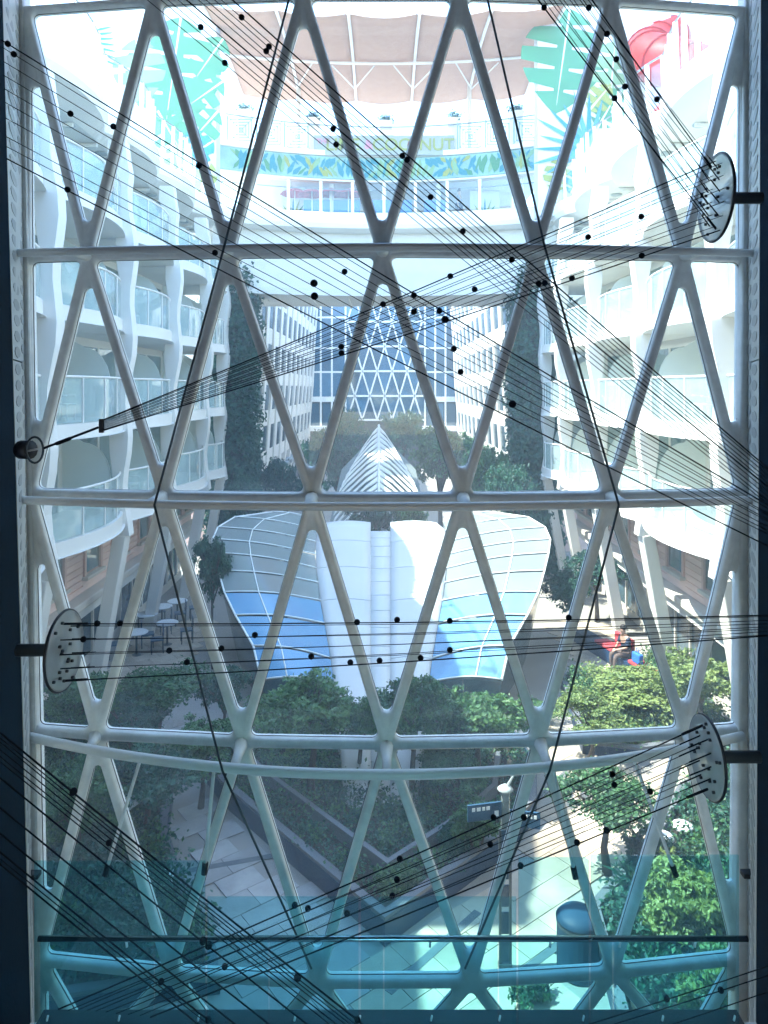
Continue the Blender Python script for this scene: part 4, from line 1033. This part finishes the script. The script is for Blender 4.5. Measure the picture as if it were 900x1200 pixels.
bed('planting_bed', 'large shady planting bed of dark shrubs left of the pale path', BED_L, .25, 'leafB', 60000, .1, .75, 22, lsize=.10, leaf2='leafA')
bed('planting_bed', 'planting bed of mixed shrubs right of the path under the lower right disc', BED_R, .25, 'leafB', 32000, .1, .5, 23, lsize=.10, leaf2='leafA')
bed('planting_bed', 'planting bed beside the red bench on the right', BED_C, .25, 'leafA', 20000, .1, .6, 24, lsize=.10, leaf2='leafC')

# ---- trees and bushes
def crown_mesh(blobs, n, size, seed, per=40):
    g = np.random.default_rng(seed); wts = np.array([b[3] ** 2 for b in blobs]); wts /= wts.sum(); P = []; N = []
    for _ in range(n // per):
        b = blobs[g.choice(len(blobs), p=wts)]; d = g.normal(size=3); d[2] = d[2] * .8 + .15; d /= np.linalg.norm(d)
        r = b[3] * g.uniform(.35, 1.0) ** .6; c = np.array(b[:3]) + d * r * (1, 1, .8)
        P.append(g.normal(size=(per, 3)) * b[3] * np.array((.17, .17, .10)) + c); N += [d * .7 + (0, 0, .5)] * per
    return leafcloud(np.concatenate(P), np.array(N), size, seed)
TREEM = {}
def tree_kind(kind):
    """crown and trunk meshes for a tree about 3.4 m high, crown radius about 1.25"""
    if kind in TREEM: return TREEM[kind]
    r = random.Random(kind * 11 + 3); blobs = []
    for i in range(11):
        a = r.uniform(0, 6.28); d = r.uniform(.15, .85); blobs.append((d * math.cos(a), d * math.sin(a), 2.3 + r.uniform(-.35, .65) * (1 - d * .4), r.uniform(.38, .62)))
    m = MB(); top = Vector((.05, .03, 1.55)); k1 = Vector((.06 * (kind - 1), .05, .8))
    m.tube([(0, 0, -.05), k1, top], [.11, .075, .06], 8)
    for b in blobs[:9]:
        e = Vector(b[:3]); mid = top.lerp(e, .5) + Vector((r.uniform(-.1, .1), r.uniform(-.1, .1), .12)); m.tube([top.lerp(k1, r.uniform(0, .3)), mid, e], [.045, .03, .012], 6)
        for _ in range(3):
            q = e + Vector((r.uniform(-.5, .5), r.uniform(-.5, .5), r.uniform(0, .4))); m.tube([mid, mid.lerp(q, .6) + Vector((0, 0, .05)), q], [.018, .012, .006], 5)
    tm = m.mesh('trunk'); tm.polygons.foreach_set('use_smooth', [True] * len(tm.polygons))
    TREEM[kind] = (crown_mesh(blobs, 7200, .125, kind), tm); return TREEM[kind]
leafset = {}
def tree(name, lab, x, y, hs, ws, kind, leaf, group='park trees', z=0):
    cm, tm = tree_kind(kind)
    t = thing(name, lab, 'tree', (x, y, z), group, rz=rnd.uniform(0, 6.28)); t.scale = (ws, ws, hs)
    key = (kind, leaf)
    if key not in leafset: m2 = cm.copy(); m2.materials.clear(); m2.materials.append(M[leaf]); leafset[key] = m2
    link('crown', leafset[key], None, t, local=True, kind='stuff'); link('trunk', tm, M['bark'], t, local=True); return t
def tree_at(lab, px, py, Y, rpx, leaf='leafA', kind=0, name='park_tree', group='park trees'):
    """crown centre seen at (px, py) at distance Y, crown radius rpx pixels"""
    c = at(px, py, Y); ws = rpx / F * Y / 1.22; hs = c.z / 2.42; return tree(name, lab, c.x, Y, hs, ws, kind, leaf, group)
tree_at('round leafy tree in front of the left blue glass wing', 365, 832, 14.9, 72, 'leafE', 0)
tree_at('small leafy tree in front of the white prow, thin trunk below', 484, 832, 14.9, 54, 'leafE', 1)
tree_at('leafy tree in front of the right blue glass wing', 560, 836, 15.4, 64, 'leafE', 2)
tree_at('small round tree at the right foot of the pavilion', 632, 830, 18.5, 36, 'leafE', 3)
tree_at('small fresh green tree between the left wing tree and the white prow', 425, 838, 15.6, 44, 'leafE', 3)
tree_at('small fresh green tree filling the gap right of the white prow', 522, 842, 16.0, 42, 'leafE', 0)
tree_at('wide airy tree beside the seated person', 755, 805, 18.6, 62, 'leafC', 1)
tree_at('airy pale green tree close to the right end of the window', 822, 790, 17.6, 60, 'leafC', 2)
tree_at('low bright tree behind the right hand window node', 690, 838, 16.8, 46, 'leafC', 3)
tree_at('slender tree with a bare leaning trunk on the right paving', 712, 930, 13.0, 66, 'leafA', 0)
tree_at('leafy tree left of the hedge under the left disc', 192, 800, 17.4, 62, 'leafA', 3)
tree_at('pale bushy tree behind the left disc', 85, 815, 16.0, 56, 'leafA', 1)
tree_at('low tree beside the left path under the ring tube', 235, 870, 15.0, 48, 'leafA', 2)
tree_at('tree with a thick trunk in the left shady bed', 175, 905, 13.6, 62, 'leafB', 0)
tree_at('broad dim tree at the far left of the lower window', 90, 930, 12.6, 60, 'leafA', 2)
tree_at('dark tree in the shade left of the pavilion', 150, 840, 16.2, 50, 'leafB', 3)
tree_at('dark slim tree against the left side of the pavilion', 262, 805, 17.3, 34, 'leafB', 1)
tree_at('tall dark tree standing before the grey glass wing on the left', 250, 660, 22.5, 27, 'leafB', 2)
tree_at('tree with a dark trunk behind the sign post', 535, 905, 14.6, 44, 'leafA', 3)
tree_at('dark tree by the shop front right of the pavilion', 668, 690, 24, 34, 'leafB', 0)
tree_at('dark tree under the raking columns on the right', 700, 665, 27, 36, 'leafB', 1)
for px, py, Y, r, leaf, k, lab in ((395, 535, 38, 40, 'leafB', 0, 'far broad tree left of the louvred roof'), (515, 533, 38, 44, 'leafA', 1, 'far broad tree right of the louvred roof'),
    (565, 556, 34, 36, 'leafA', 2, 'far low tree at the foot of the right vine wall'), (335, 566, 36, 30, 'leafB', 3, 'far low tree at the foot of the left ribbed wing'),
    (470, 505, 52, 30, 'leafB', 2, 'distant tree before the lattice window on the right'), (415, 505, 54, 26, 'leafB', 3, 'distant tree before the lattice window on the left'),
    (545, 535, 46, 30, 'leafA', 0, 'distant tree below the right ribbed wing'), (430, 610, 29, 30, 'leafB', 1, 'low tree at the top edge of the white roof, left'), (478, 608, 29, 30, 'leafA', 2, 'low tree at the top edge of the white roof, right'),
    (610, 580, 30, 34, 'leafB', 3, 'dark tree below the right vine wall'), (286, 590, 30, 26, 'leafB', 0, 'dark tree below the left vine wall')):
    tree_at(lab, px, py, Y, r, leaf, k, 'far_tree', 'far park trees')
def bush(lab, px, py, z, r, leaf, seed, n=2600, size=.13, name='bush'):
    n = int(n * 2.2); size *= .68
    p = gnd(px, py, z); g = random.Random(seed); blobs = [(g.uniform(-.5, .5) * r, g.uniform(-.5, .5) * r, z + g.uniform(-.3, .35) * r, r * g.uniform(.4, .6)) for _ in range(7)]
    t = thing(name, lab, 'shrub', (p.x, p.y, 0)); link('foliage', crown_mesh(blobs, n, size, seed), M[leaf], t, local=True, kind='stuff')
    m = MB()
    for b in blobs: m.tube([(0, 0, .1), (b[0] * .5, b[1] * .5, b[2] * .6), b[:3]], [.03, .02, .01], 5)
    m.build('stem', M['bark'], t, local=True, smooth=True)
bush('bright yellow green shrub at the lower right of the window', 800, 1062, .95, .72, 'leafC', 51, 4200, .15)
bush('bright leafy shrub at the bottom right corner', 835, 1150, 1.0, .55, 'leafC', 52, 2600, .15)
bush('dark shrub beside the blue bin', 745, 1060, .6, .5, 'leafB', 53)
bush('teal dark shrub below the round lamps on the right', 770, 1010, .6, .55, 'leafB', 54)
bush('low plants at the foot of the sign post', 625, 1160, .2, .32, 'leafA', 55, 1200, .10)
bush('round leafy shrub at the tip of the V planter', 462, 1030, .35, .42, 'leafA', 56)
bush('pale dusty shrub in the far left lower corner', 95, 1010, .8, .6, 'leafB', 58, 3000)
bush('low dark shrub at the bottom left of the window', 130, 1100, .7, .6, 'leafB', 59, 3000)
bush('green shrub behind the left sign board', 560, 960, .9, .5, 'leafA', 60)
bush('bushy shrub right of the white prow foot', 535, 985, .5, .40, 'leafB', 61)
# spiky plant
sp = thing('spiky_plant', 'spiky palm like plant at the right tree foot', 'plant', gnd(742, 1040, .3))
g = random.Random(8); m = MB(); c0 = gnd(742, 1040, .3); mb_ = None
for i in range(26):
    a = g.uniform(0, 6.28); e = g.uniform(.3, 1.2); d = Vector((math.cos(a) * math.cos(e), math.sin(a) * math.cos(e), math.sin(e))); q = d.cross(Vector((0, 0, 1))).normalized() * .035
    L = g.uniform(.45, .75); mid = c0 + d * L * .6; tip = c0 + d * L + Vector((0, 0, -.12))
    MB().add([c0 - q * .6, c0 + q * .6, mid + q, mid - q, tip], [(0, 1, 2, 3), (3, 2, 4)]).build('leaf', M['leafB'], sp)

# ---- sign post
p = gnd(592, 1136); s_ = thing('sign_post', 'tall slim sign post with dark blue direction boards on the right path', 'sign post', p)
for dx in (-.075, .075): MB().box(p.x + dx - .018, p.x + dx + .018, p.y - .03, p.y + .03, 0, 2.05).build('upright', M['rod'], s_, bevel=.005)
for k in range(5): MB().box(p.x - .055, p.x + .055, p.y - .012, p.y + .012, .12 + k * .40, .44 + k * .40).build('infill', M['navy'], s_, bevel=.008)
MB().box(p.x - .10, p.x + .10, p.y - .05, p.y + .05, 0, .10).build('base', M['rod'], s_, bevel=.01)
MB().box(p.x - .06, p.x + .06, p.y - .04, p.y + .04, 2.06, 2.62).build('head', M['greyglass'], s_, bevel=.02)
MB().lathe((p.x, p.y, 2.62), [(.10, 0), (.12, .02), (.08, .05), (.02, .09)], 12).build('cap', M['grey'], s_, smooth=True)
MB().tube([(p.x + .02, p.y, 2.66), (p.x + .16, p.y - .02, 2.92)], [.025, .008], 6).build('finial', M['grey'], s_)
for ang, x0, x1, z in ((200, .06, .58, 2.36), (-18, .06, .50, 2.24)):
    d = Vector((math.cos(R(ang)), math.sin(R(ang)) * .6, 0)).normalized(); a = Vector((p.x, p.y - .02, z)) + d * x0; b = Vector((p.x, p.y - .02, z)) + d * x1
    bd = MB().bar(a, b, .03, .24).build('sign_board', M['navy'], s_, bevel=.006)
    nrm = d.cross(Vector((0, 0, 1))); nrm = nrm if nrm.y < 0 else -nrm
    for f0, f1, dz, hh in ((.10, .22, -.04, .08), (.36, .46, .05, .05), (.50, .58, .05, .05), (.63, .74, .05, .05), (.79, .88, .05, .05)):
        MB().bar(a.lerp(b, f0) + nrm * .018 + Vector((0, 0, dz)), a.lerp(b, f1) + nrm * .018 + Vector((0, 0, dz)), .006, hh).build('sign_mark', M['signwhite'], bd)
# ---- blue bin
p = gnd(677, 1138); b_ = thing('litter_bin', 'dark blue round litter bin with domed lid beside the right path', 'bin', p)
MB().lathe(p, [(.28, 0), (.30, .03), (.30, .72), (.285, .75)], 28).build('drum', M['bin'], b_, smooth=False)
MB().lathe(p + Vector((0, 0, .753)), [(.31, 0), (.315, .03), (.25, .10), (.12, .14), (.02, .15)], 28).build('lid', M['bin'], b_, smooth=True)
MB().lathe(p + Vector((0, 0, .70)), [(.305, 0), (.308, .01), (.308, .03), (.305, .04)], 28).build('band', M['rod'], b_)
# ---- mushroom lamps
for k, (px, py, Y, lab) in enumerate(((193, 1027, 12.3, 'white mushroom path lamp in the dark left bed'), (787, 943, 14.8, 'white mushroom path lamp nearest the right disc'), (800, 968, 13.8, 'white mushroom path lamp in front of a dark wall on the right'), (777, 981, 13.4, 'white mushroom path lamp lowest of the three on the right'), (150, 940, 13.2, 'white mushroom path lamp behind the left hanging rod'))):
    c = at(px, py, Y); l_ = thing('path_lamp', lab, 'lamp', (c.x, c.y, 0), 'mushroom path lamps')
    MB().tube([(c.x, c.y, 0), (c.x, c.y, c.z)], .03, 8).build('stem', M['rod'], l_, smooth=True)
    MB().lathe(c, [(.02, .09), (.10, .075), (.18, .03), (.20, -.01), (.17, -.03), (.05, -.035)], 20).build('cap', M['whiterod'], l_, smooth=True)
    MB().lathe(c + Vector((0, 0, -.12)), [(.06, 0), (.08, .02), (.08, .08)], 12).build('lens', M['mint'], l_, smooth=True)
# ---- bench, people, bag, cafe tables
def skinned(name, joints, links, m, parent, sub=1, root=0):
    me = bpy.data.meshes.new(name); me.from_pydata([j[:3] for j in joints], links, [])
    o = bpy.data.objects.new(name, me); C.objects.link(o); o.modifiers.new('s', 'SKIN')
    for i, v in enumerate(me.skin_vertices[0].data): r = joints[i][3]; v.radius = (r, r) if not isinstance(r, tuple) else r; v.use_root = i == root
    md = o.modifiers.new('u', 'SUBSURF'); md.levels = sub; md.render_levels = sub
    bpy.context.view_layer.update(); me2 = bpy.data.meshes.new_from_object(o.evaluated_get(bpy.context.evaluated_depsgraph_get()))
    bpy.data.objects.remove(o); me2.materials.clear(); return link(name, me2, m, parent, smooth=True, local=True)
def person(lab, loc, rz, J, shirt, trousers, hair='hair'):
    """J: joint positions by name, feet on z=0 or seat under the pelvis; local to loc"""
    t = thing('person', lab, 'person', loc, None, rz)
    names = ['pelvis', 'waist', 'chest', 'neck', 'skull', 'crown', 'shl', 'ell', 'wrl', 'hal', 'shr', 'elr', 'wrr', 'har', 'hil', 'knl', 'anl', 'tol', 'hir', 'knr', 'anr', 'tor']
    rad = dict(pelvis=.14, waist=.125, chest=.15, neck=.055, skull=.088, crown=.075, shl=.06, shr=.06, ell=.042, elr=.042, wrl=.028, wrr=.028, hal=.034, har=.034, hil=.085, hir=.085, knl=.058, knr=.058, anl=.04, anr=.04, tol=.035, tor=.035)
    ix = {n: i for i, n in enumerate(names)}; jt = [(*J[n], rad[n]) for n in names]
    E = [('pelvis', 'waist'), ('waist', 'chest'), ('chest', 'neck'), ('neck', 'skull'), ('skull', 'crown')]
    for q in 'lr': E += [('chest', 'sh' + q), ('sh' + q, 'el' + q), ('el' + q, 'wr' + q), ('wr' + q, 'ha' + q), ('pelvis', 'hi' + q), ('hi' + q, 'kn' + q), ('kn' + q, 'an' + q), ('an' + q, 'to' + q)]
    ed = [(ix[a], ix[b]) for a, b in E]
    for q in 'lr':
        w_, h_ = Vector(J['wr' + q]), Vector(J['ha' + q]); d = (h_ - w_).normalized(); sd_ = d.cross(Vector((0, 0, 1))); sd_ = sd_.normalized() if sd_.length > .1 else Vector((1, 0, 0))
        for k, (o_, ln) in enumerate(((-.028, .07), (-.010, .085), (.010, .08), (.027, .06), (.05, .05))):
            b = h_ + sd_ * o_ + d * (.02 if k < 4 else -.03); jt.append((*b, .010)); jt.append((*(b + d * ln + Vector((0, 0, -.012))), .008)); ed += [(ix['ha' + q], len(jt) - 2), (len(jt) - 2, len(jt) - 1)]
    skinned('body', jt, ed, M['skin'], t)
    def sub(nm, ns_, es, sc, m):
        ii = {n: i for i, n in enumerate(ns_)}; skinned(nm, [(*J[n], rad[n] * sc) for n in ns_], [(ii[a], ii[b]) for a, b in es], M[m], t)
    sub('shirt', ['waist', 'pelvis', 'chest', 'shl', 'ell', 'shr', 'elr'], [('pelvis', 'waist'), ('waist', 'chest'), ('chest', 'shl'), ('shl', 'ell'), ('chest', 'shr'), ('shr', 'elr')], 1.22, shirt)
    sub('trousers', ['pelvis', 'hil', 'knl', 'anl', 'hir', 'knr', 'anr'], [('pelvis', 'hil'), ('hil', 'knl'), ('knl', 'anl'), ('pelvis', 'hir'), ('hir', 'knr'), ('knr', 'anr')], 1.24, trousers)
    for q in 'lr': skinned('shoe', [(*J['an' + q][:2], J['an' + q][2] - .05, .05), (*J['to' + q], .045)], [(0, 1)], M['black'], t)
    c = (Vector(J['skull']) + Vector(J['crown'])) / 2; MB().ball(c + Vector((0, .022, .045)), .105, 14, 8, (.92, .95, .85)).build('hair', M[hair], t, smooth=True, local=True)
    MB().ball(Vector(J['skull']) + Vector((0, -.10, .005)), .018, 8, 6, (.8, 1, 1.2)).build('nose', M['skin'], t, smooth=True, local=True)
    for dx in (-.033, .033): MB().ball(Vector(J['skull']) + Vector((dx, -.082, .03)), .012, 8, 6).build('eye', M['black'], t, smooth=True, local=True)
    return t
bp_ = gnd(716, 795); bx_, by_ = bp_.x, bp_.y
bn = thing('stone_bench', 'long dark kerb bench with red seat cushions on the right', 'bench', (bx_, by_, 0))
a = Vector((*g2(672, 752), 0)); b = Vector((*g2(765, 812), 0)); d = (b - a).normalized(); nr2 = Vector((d.y, -d.x, 0)); nr2 = nr2 if nr2.x > 0 else -nr2
MB().bar(a + Vector((0, 0, .2)) + nr2 * .25, b + Vector((0, 0, .2)) + nr2 * .25, .5, .40).build('seat_block', M['planter'], bn, bevel=.02)
for t0, t1 in ((.30, .52), (.72, .95)):
    MB().bar(a.lerp(b, t0) + Vector((0, 0, .46)) + nr2 * .22, a.lerp(b, t1) + Vector((0, 0, .46)) + nr2 * .22, .46, .10).build('cushion', M['redcloth'], bn, bevel=.03)
MB().bar(a.lerp(b, .40) + Vector((0, 0, .66)) + nr2 * .50, a.lerp(b, .62) + Vector((0, 0, .66)) + nr2 * .50, .12, .45).build('back_cushion', M['redcloth'], bn, bevel=.04)
seat = a.lerp(b, .62) + nr2 * .25; yaw = math.atan2(-nr2.y, -nr2.x) + math.pi / 2
JS = dict(pelvis=(0, 0, .56), waist=(0, -.02, .74), chest=(0, -.06, .94), neck=(0, -.09, 1.11), skull=(0, -.13, 1.22), crown=(0, -.13, 1.31), shl=(.19, -.05, 1.02), ell=(.25, -.14, .78), wrl=(.12, -.34, .70), hal=(.08, -.40, .68), shr=(-.19, -.05, 1.02), elr=(-.25, -.12, .78), wrr=(-.10, -.32, .66), har=(-.06, -.38, .64),
    hil=(.10, -.05, .54), knl=(.13, -.46, .52), anl=(.13, -.50, .10), tol=(.13, -.64, .045), hir=(-.10, -.05, .54), knr=(-.12, -.46, .52), anr=(-.12, -.44, .10), tor=(-.13, -.58, .045))
person('person in navy top and brown trousers sitting on the red cushioned bench', (seat.x, seat.y, 0), yaw, JS, 'navycloth', 'brown')
q = a.lerp(b, .80) + nr2 * .1; bg_ = thing('shopping_bag', 'bright blue bag standing on the bench beside the seated person', 'bag', (q.x, q.y, .51))
MB().bar(q + Vector((0, 0, .66)) - d * .19, q + Vector((0, 0, .66)) + d * .19, .16, .30).build('bag_body', M['bluebag'], bg_, bevel=.04)
MB().tube([q + d * (-.08) + Vector((0, 0, .81)), q + d * -.05 + Vector((0, 0, .93)), q + d * .05 + Vector((0, 0, .93)), q + d * .08 + Vector((0, 0, .81))], .012, 6).build('bag_handle', M['bluebag'], bg_, smooth=True)
JW = dict(pelvis=(0, 0, .95), waist=(0, -.01, 1.10), chest=(0, -.01, 1.32), neck=(0, 0, 1.50), skull=(0, -.02, 1.62), crown=(0, -.01, 1.71), shl=(.19, 0, 1.41), ell=(.25, .02, 1.14), wrl=(.24, -.1, .92), hal=(.23, -.14, .84), shr=(-.19, 0, 1.41), elr=(-.24, .04, 1.14), wrr=(-.24, -.02, .90), har=(-.24, -.04, .82),
    hil=(.10, 0, .90), knl=(.12, -.08, .50), anl=(.12, .02, .10), tol=(.12, -.12, .045), hir=(-.10, 0, .90), knr=(-.11, .02, .50), anr=(-.11, .12, .10), tor=(-.11, -.02, .045))
pw_ = at(538, 210, 37.4); person('person in grey standing on the bar deck behind the railing', (pw_.x, 37.4, ZF), R(70), JW, 'greycloth', 'navycloth')
# red loungers on the bar deck
for k, (px, lab) in enumerate(((345, 'leftmost'), (365, 'second from the left'), (388, 'third from the left'), (408, 'rightmost'))):
    x = at(px, 210, 36.6).x; l_ = thing('deck_lounger', 'red parasol shading the bar deck, ' + lab + ' of four', 'parasol', (x, 36.8, ZF), 'red parasols')
    m = MB(); m.lathe((x, 36.8 + .1 * (k % 2), ZF + 1.35), [(.02, .34), (.35, .22), (.75, .02), (.74, 0), (.02, .30)], 8).build('shade', M['redcloth'], l_)
    MB().tube([(x, 36.8 + .1 * (k % 2), ZF), (x, 36.8 + .1 * (k % 2), ZF + 1.68)], .03, 6).build('pole', M['white'], l_, smooth=True); l_.name = 'parasol'
# cafe tables left
ctab = None
for k, (px, py) in enumerate(((172, 745), (190, 735), (208, 728), (160, 768), (196, 756))):
    p = gnd(px, py)
    t = thing('cafe_table', 'round white cafe table on the shaded left terrace, ' + ('second nearest the left column', 'middle of the back row', 'farthest back of five', 'nearest of five', 'beside the near tree')[k], 'table', p, 'cafe tables on the left terrace')
    MB().lathe(p + Vector((0, 0, .72)), [(.34, 0), (.36, .01), (.36, .03), (.34, .04)], 20).build('table_top', M['whiterod'], t)
    MB().tube([p, p + Vector((0, 0, .72))], .035, 8).build('stem', M['rod'], t, smooth=True); MB().lathe(p, [(.22, 0), (.22, .02), (.03, .04)], 16).build('foot', M['rod'], t)
chair0 = thing('cafe_chair', 'dark cafe chair tucked at a round white table on the left terrace', 'chair', (0, 0, 0), 'cafe chairs on the left terrace')
MB().box(-.2, .2, -.2, .2, .43, .47).build('seat', M['navy'], chair0, local=True, bevel=.01)
MB().box(-.19, .19, .18, .21, .60, .88).build('backrest', M['navy'], chair0, local=True, bevel=.01)
for dx, dy, h in ((-.17, -.17, .43), (.17, -.17, .43), (-.17, .185, .60), (.17, .185, .60)): MB().box(dx - .015, dx + .015, dy - .015, dy + .015, 0, h).build('leg', M['rod'], chair0, local=True)
first = True
for px, py in ((172, 745), (190, 735), (208, 728), (160, 768), (196, 756)):
    p = gnd(px, py)
    for a_ in (R(20), R(200)):
        o = chair0 if first else copy_tree(chair0); first = False
        o.location = (p.x + .62 * math.cos(a_), p.y + .62 * math.sin(a_), 0); o.rotation_euler = (0, 0, a_ - math.pi / 2)
        o['label'] = 'dark cafe chair %s of the cafe table %s' % ('right' if a_ < 1 else 'left', {172: 'second nearest the column', 190: 'midway in the back row', 208: 'farthest back of five', 160: 'nearest of five', 196: 'beside the near tree'}[px])

# ---- light sea haze over the park
hz = MB().box(-310, 310, -105, 505, -1.5, 29.5).build('haze', None, kind='stuff')
hm = bpy.data.materials.new('haze'); hm.use_nodes = True; hn = hm.node_tree; hn.nodes.remove(hn.nodes['Principled BSDF'])
pv = hn.nodes.new('ShaderNodeVolumePrincipled'); pv.inputs['Color'].default_value = (.72, .88, 1, 1); pv.inputs['Density'].default_value = .0028; pv.inputs['Anisotropy'].default_value = .3
hn.links.new(pv.outputs[0], hn.nodes['Material Output'].inputs['Volume']); hz.data.materials.append(hm)

# ---- chairs on the nearer balconies
bch = thing('balcony_chair', 'x', 'chair', (0, 0, 0), 'white chairs on the balconies')
MB().box(-.24, .24, -.23, .23, .38, .43).build('seat', M['white'], bch, local=True, bevel=.015)
MB().box(-.24, .24, .21, .25, .44, .92).build('backrest', M['white'], bch, local=True, bevel=.015)
for dx, dy in ((-.21, -.2), (.21, -.2), (-.21, .21), (.21, .21)): MB().box(dx - .02, dx + .02, dy - .02, dy + .02, 0, .379).build('leg', M['white'], bch, local=True)
for dx in (-.23, .23): MB().box(dx - .025, dx + .025, -.22, .205, .60, .64).build('armrest', M['white'], bch, local=True, bevel=.01)
k = 0
LV = ('lowest', 'second lowest', 'second highest', 'top')
for s, side in ((-1, 'left'), (1, 'right')):
    for bi, y in ((1, 18.0), (2, 22.8), (3, 27.6)):
        for zi in (0, 1, 2, 3):
            if (bi + zi) % 2: continue
            o = bch if k == 0 else copy_tree(bch); k += 1
            o.location = (s * 8.0, y + .5, ZS[zi] + .345); o.rotation_euler = (0, 0, -s * R(70 + 15 * (zi % 2)))
            o['label'] = 'white chair on the %s balcony of the %s bay, %s wing' % (LV[zi], ('nearest', 'middle', 'farther')[bi - 1], side)
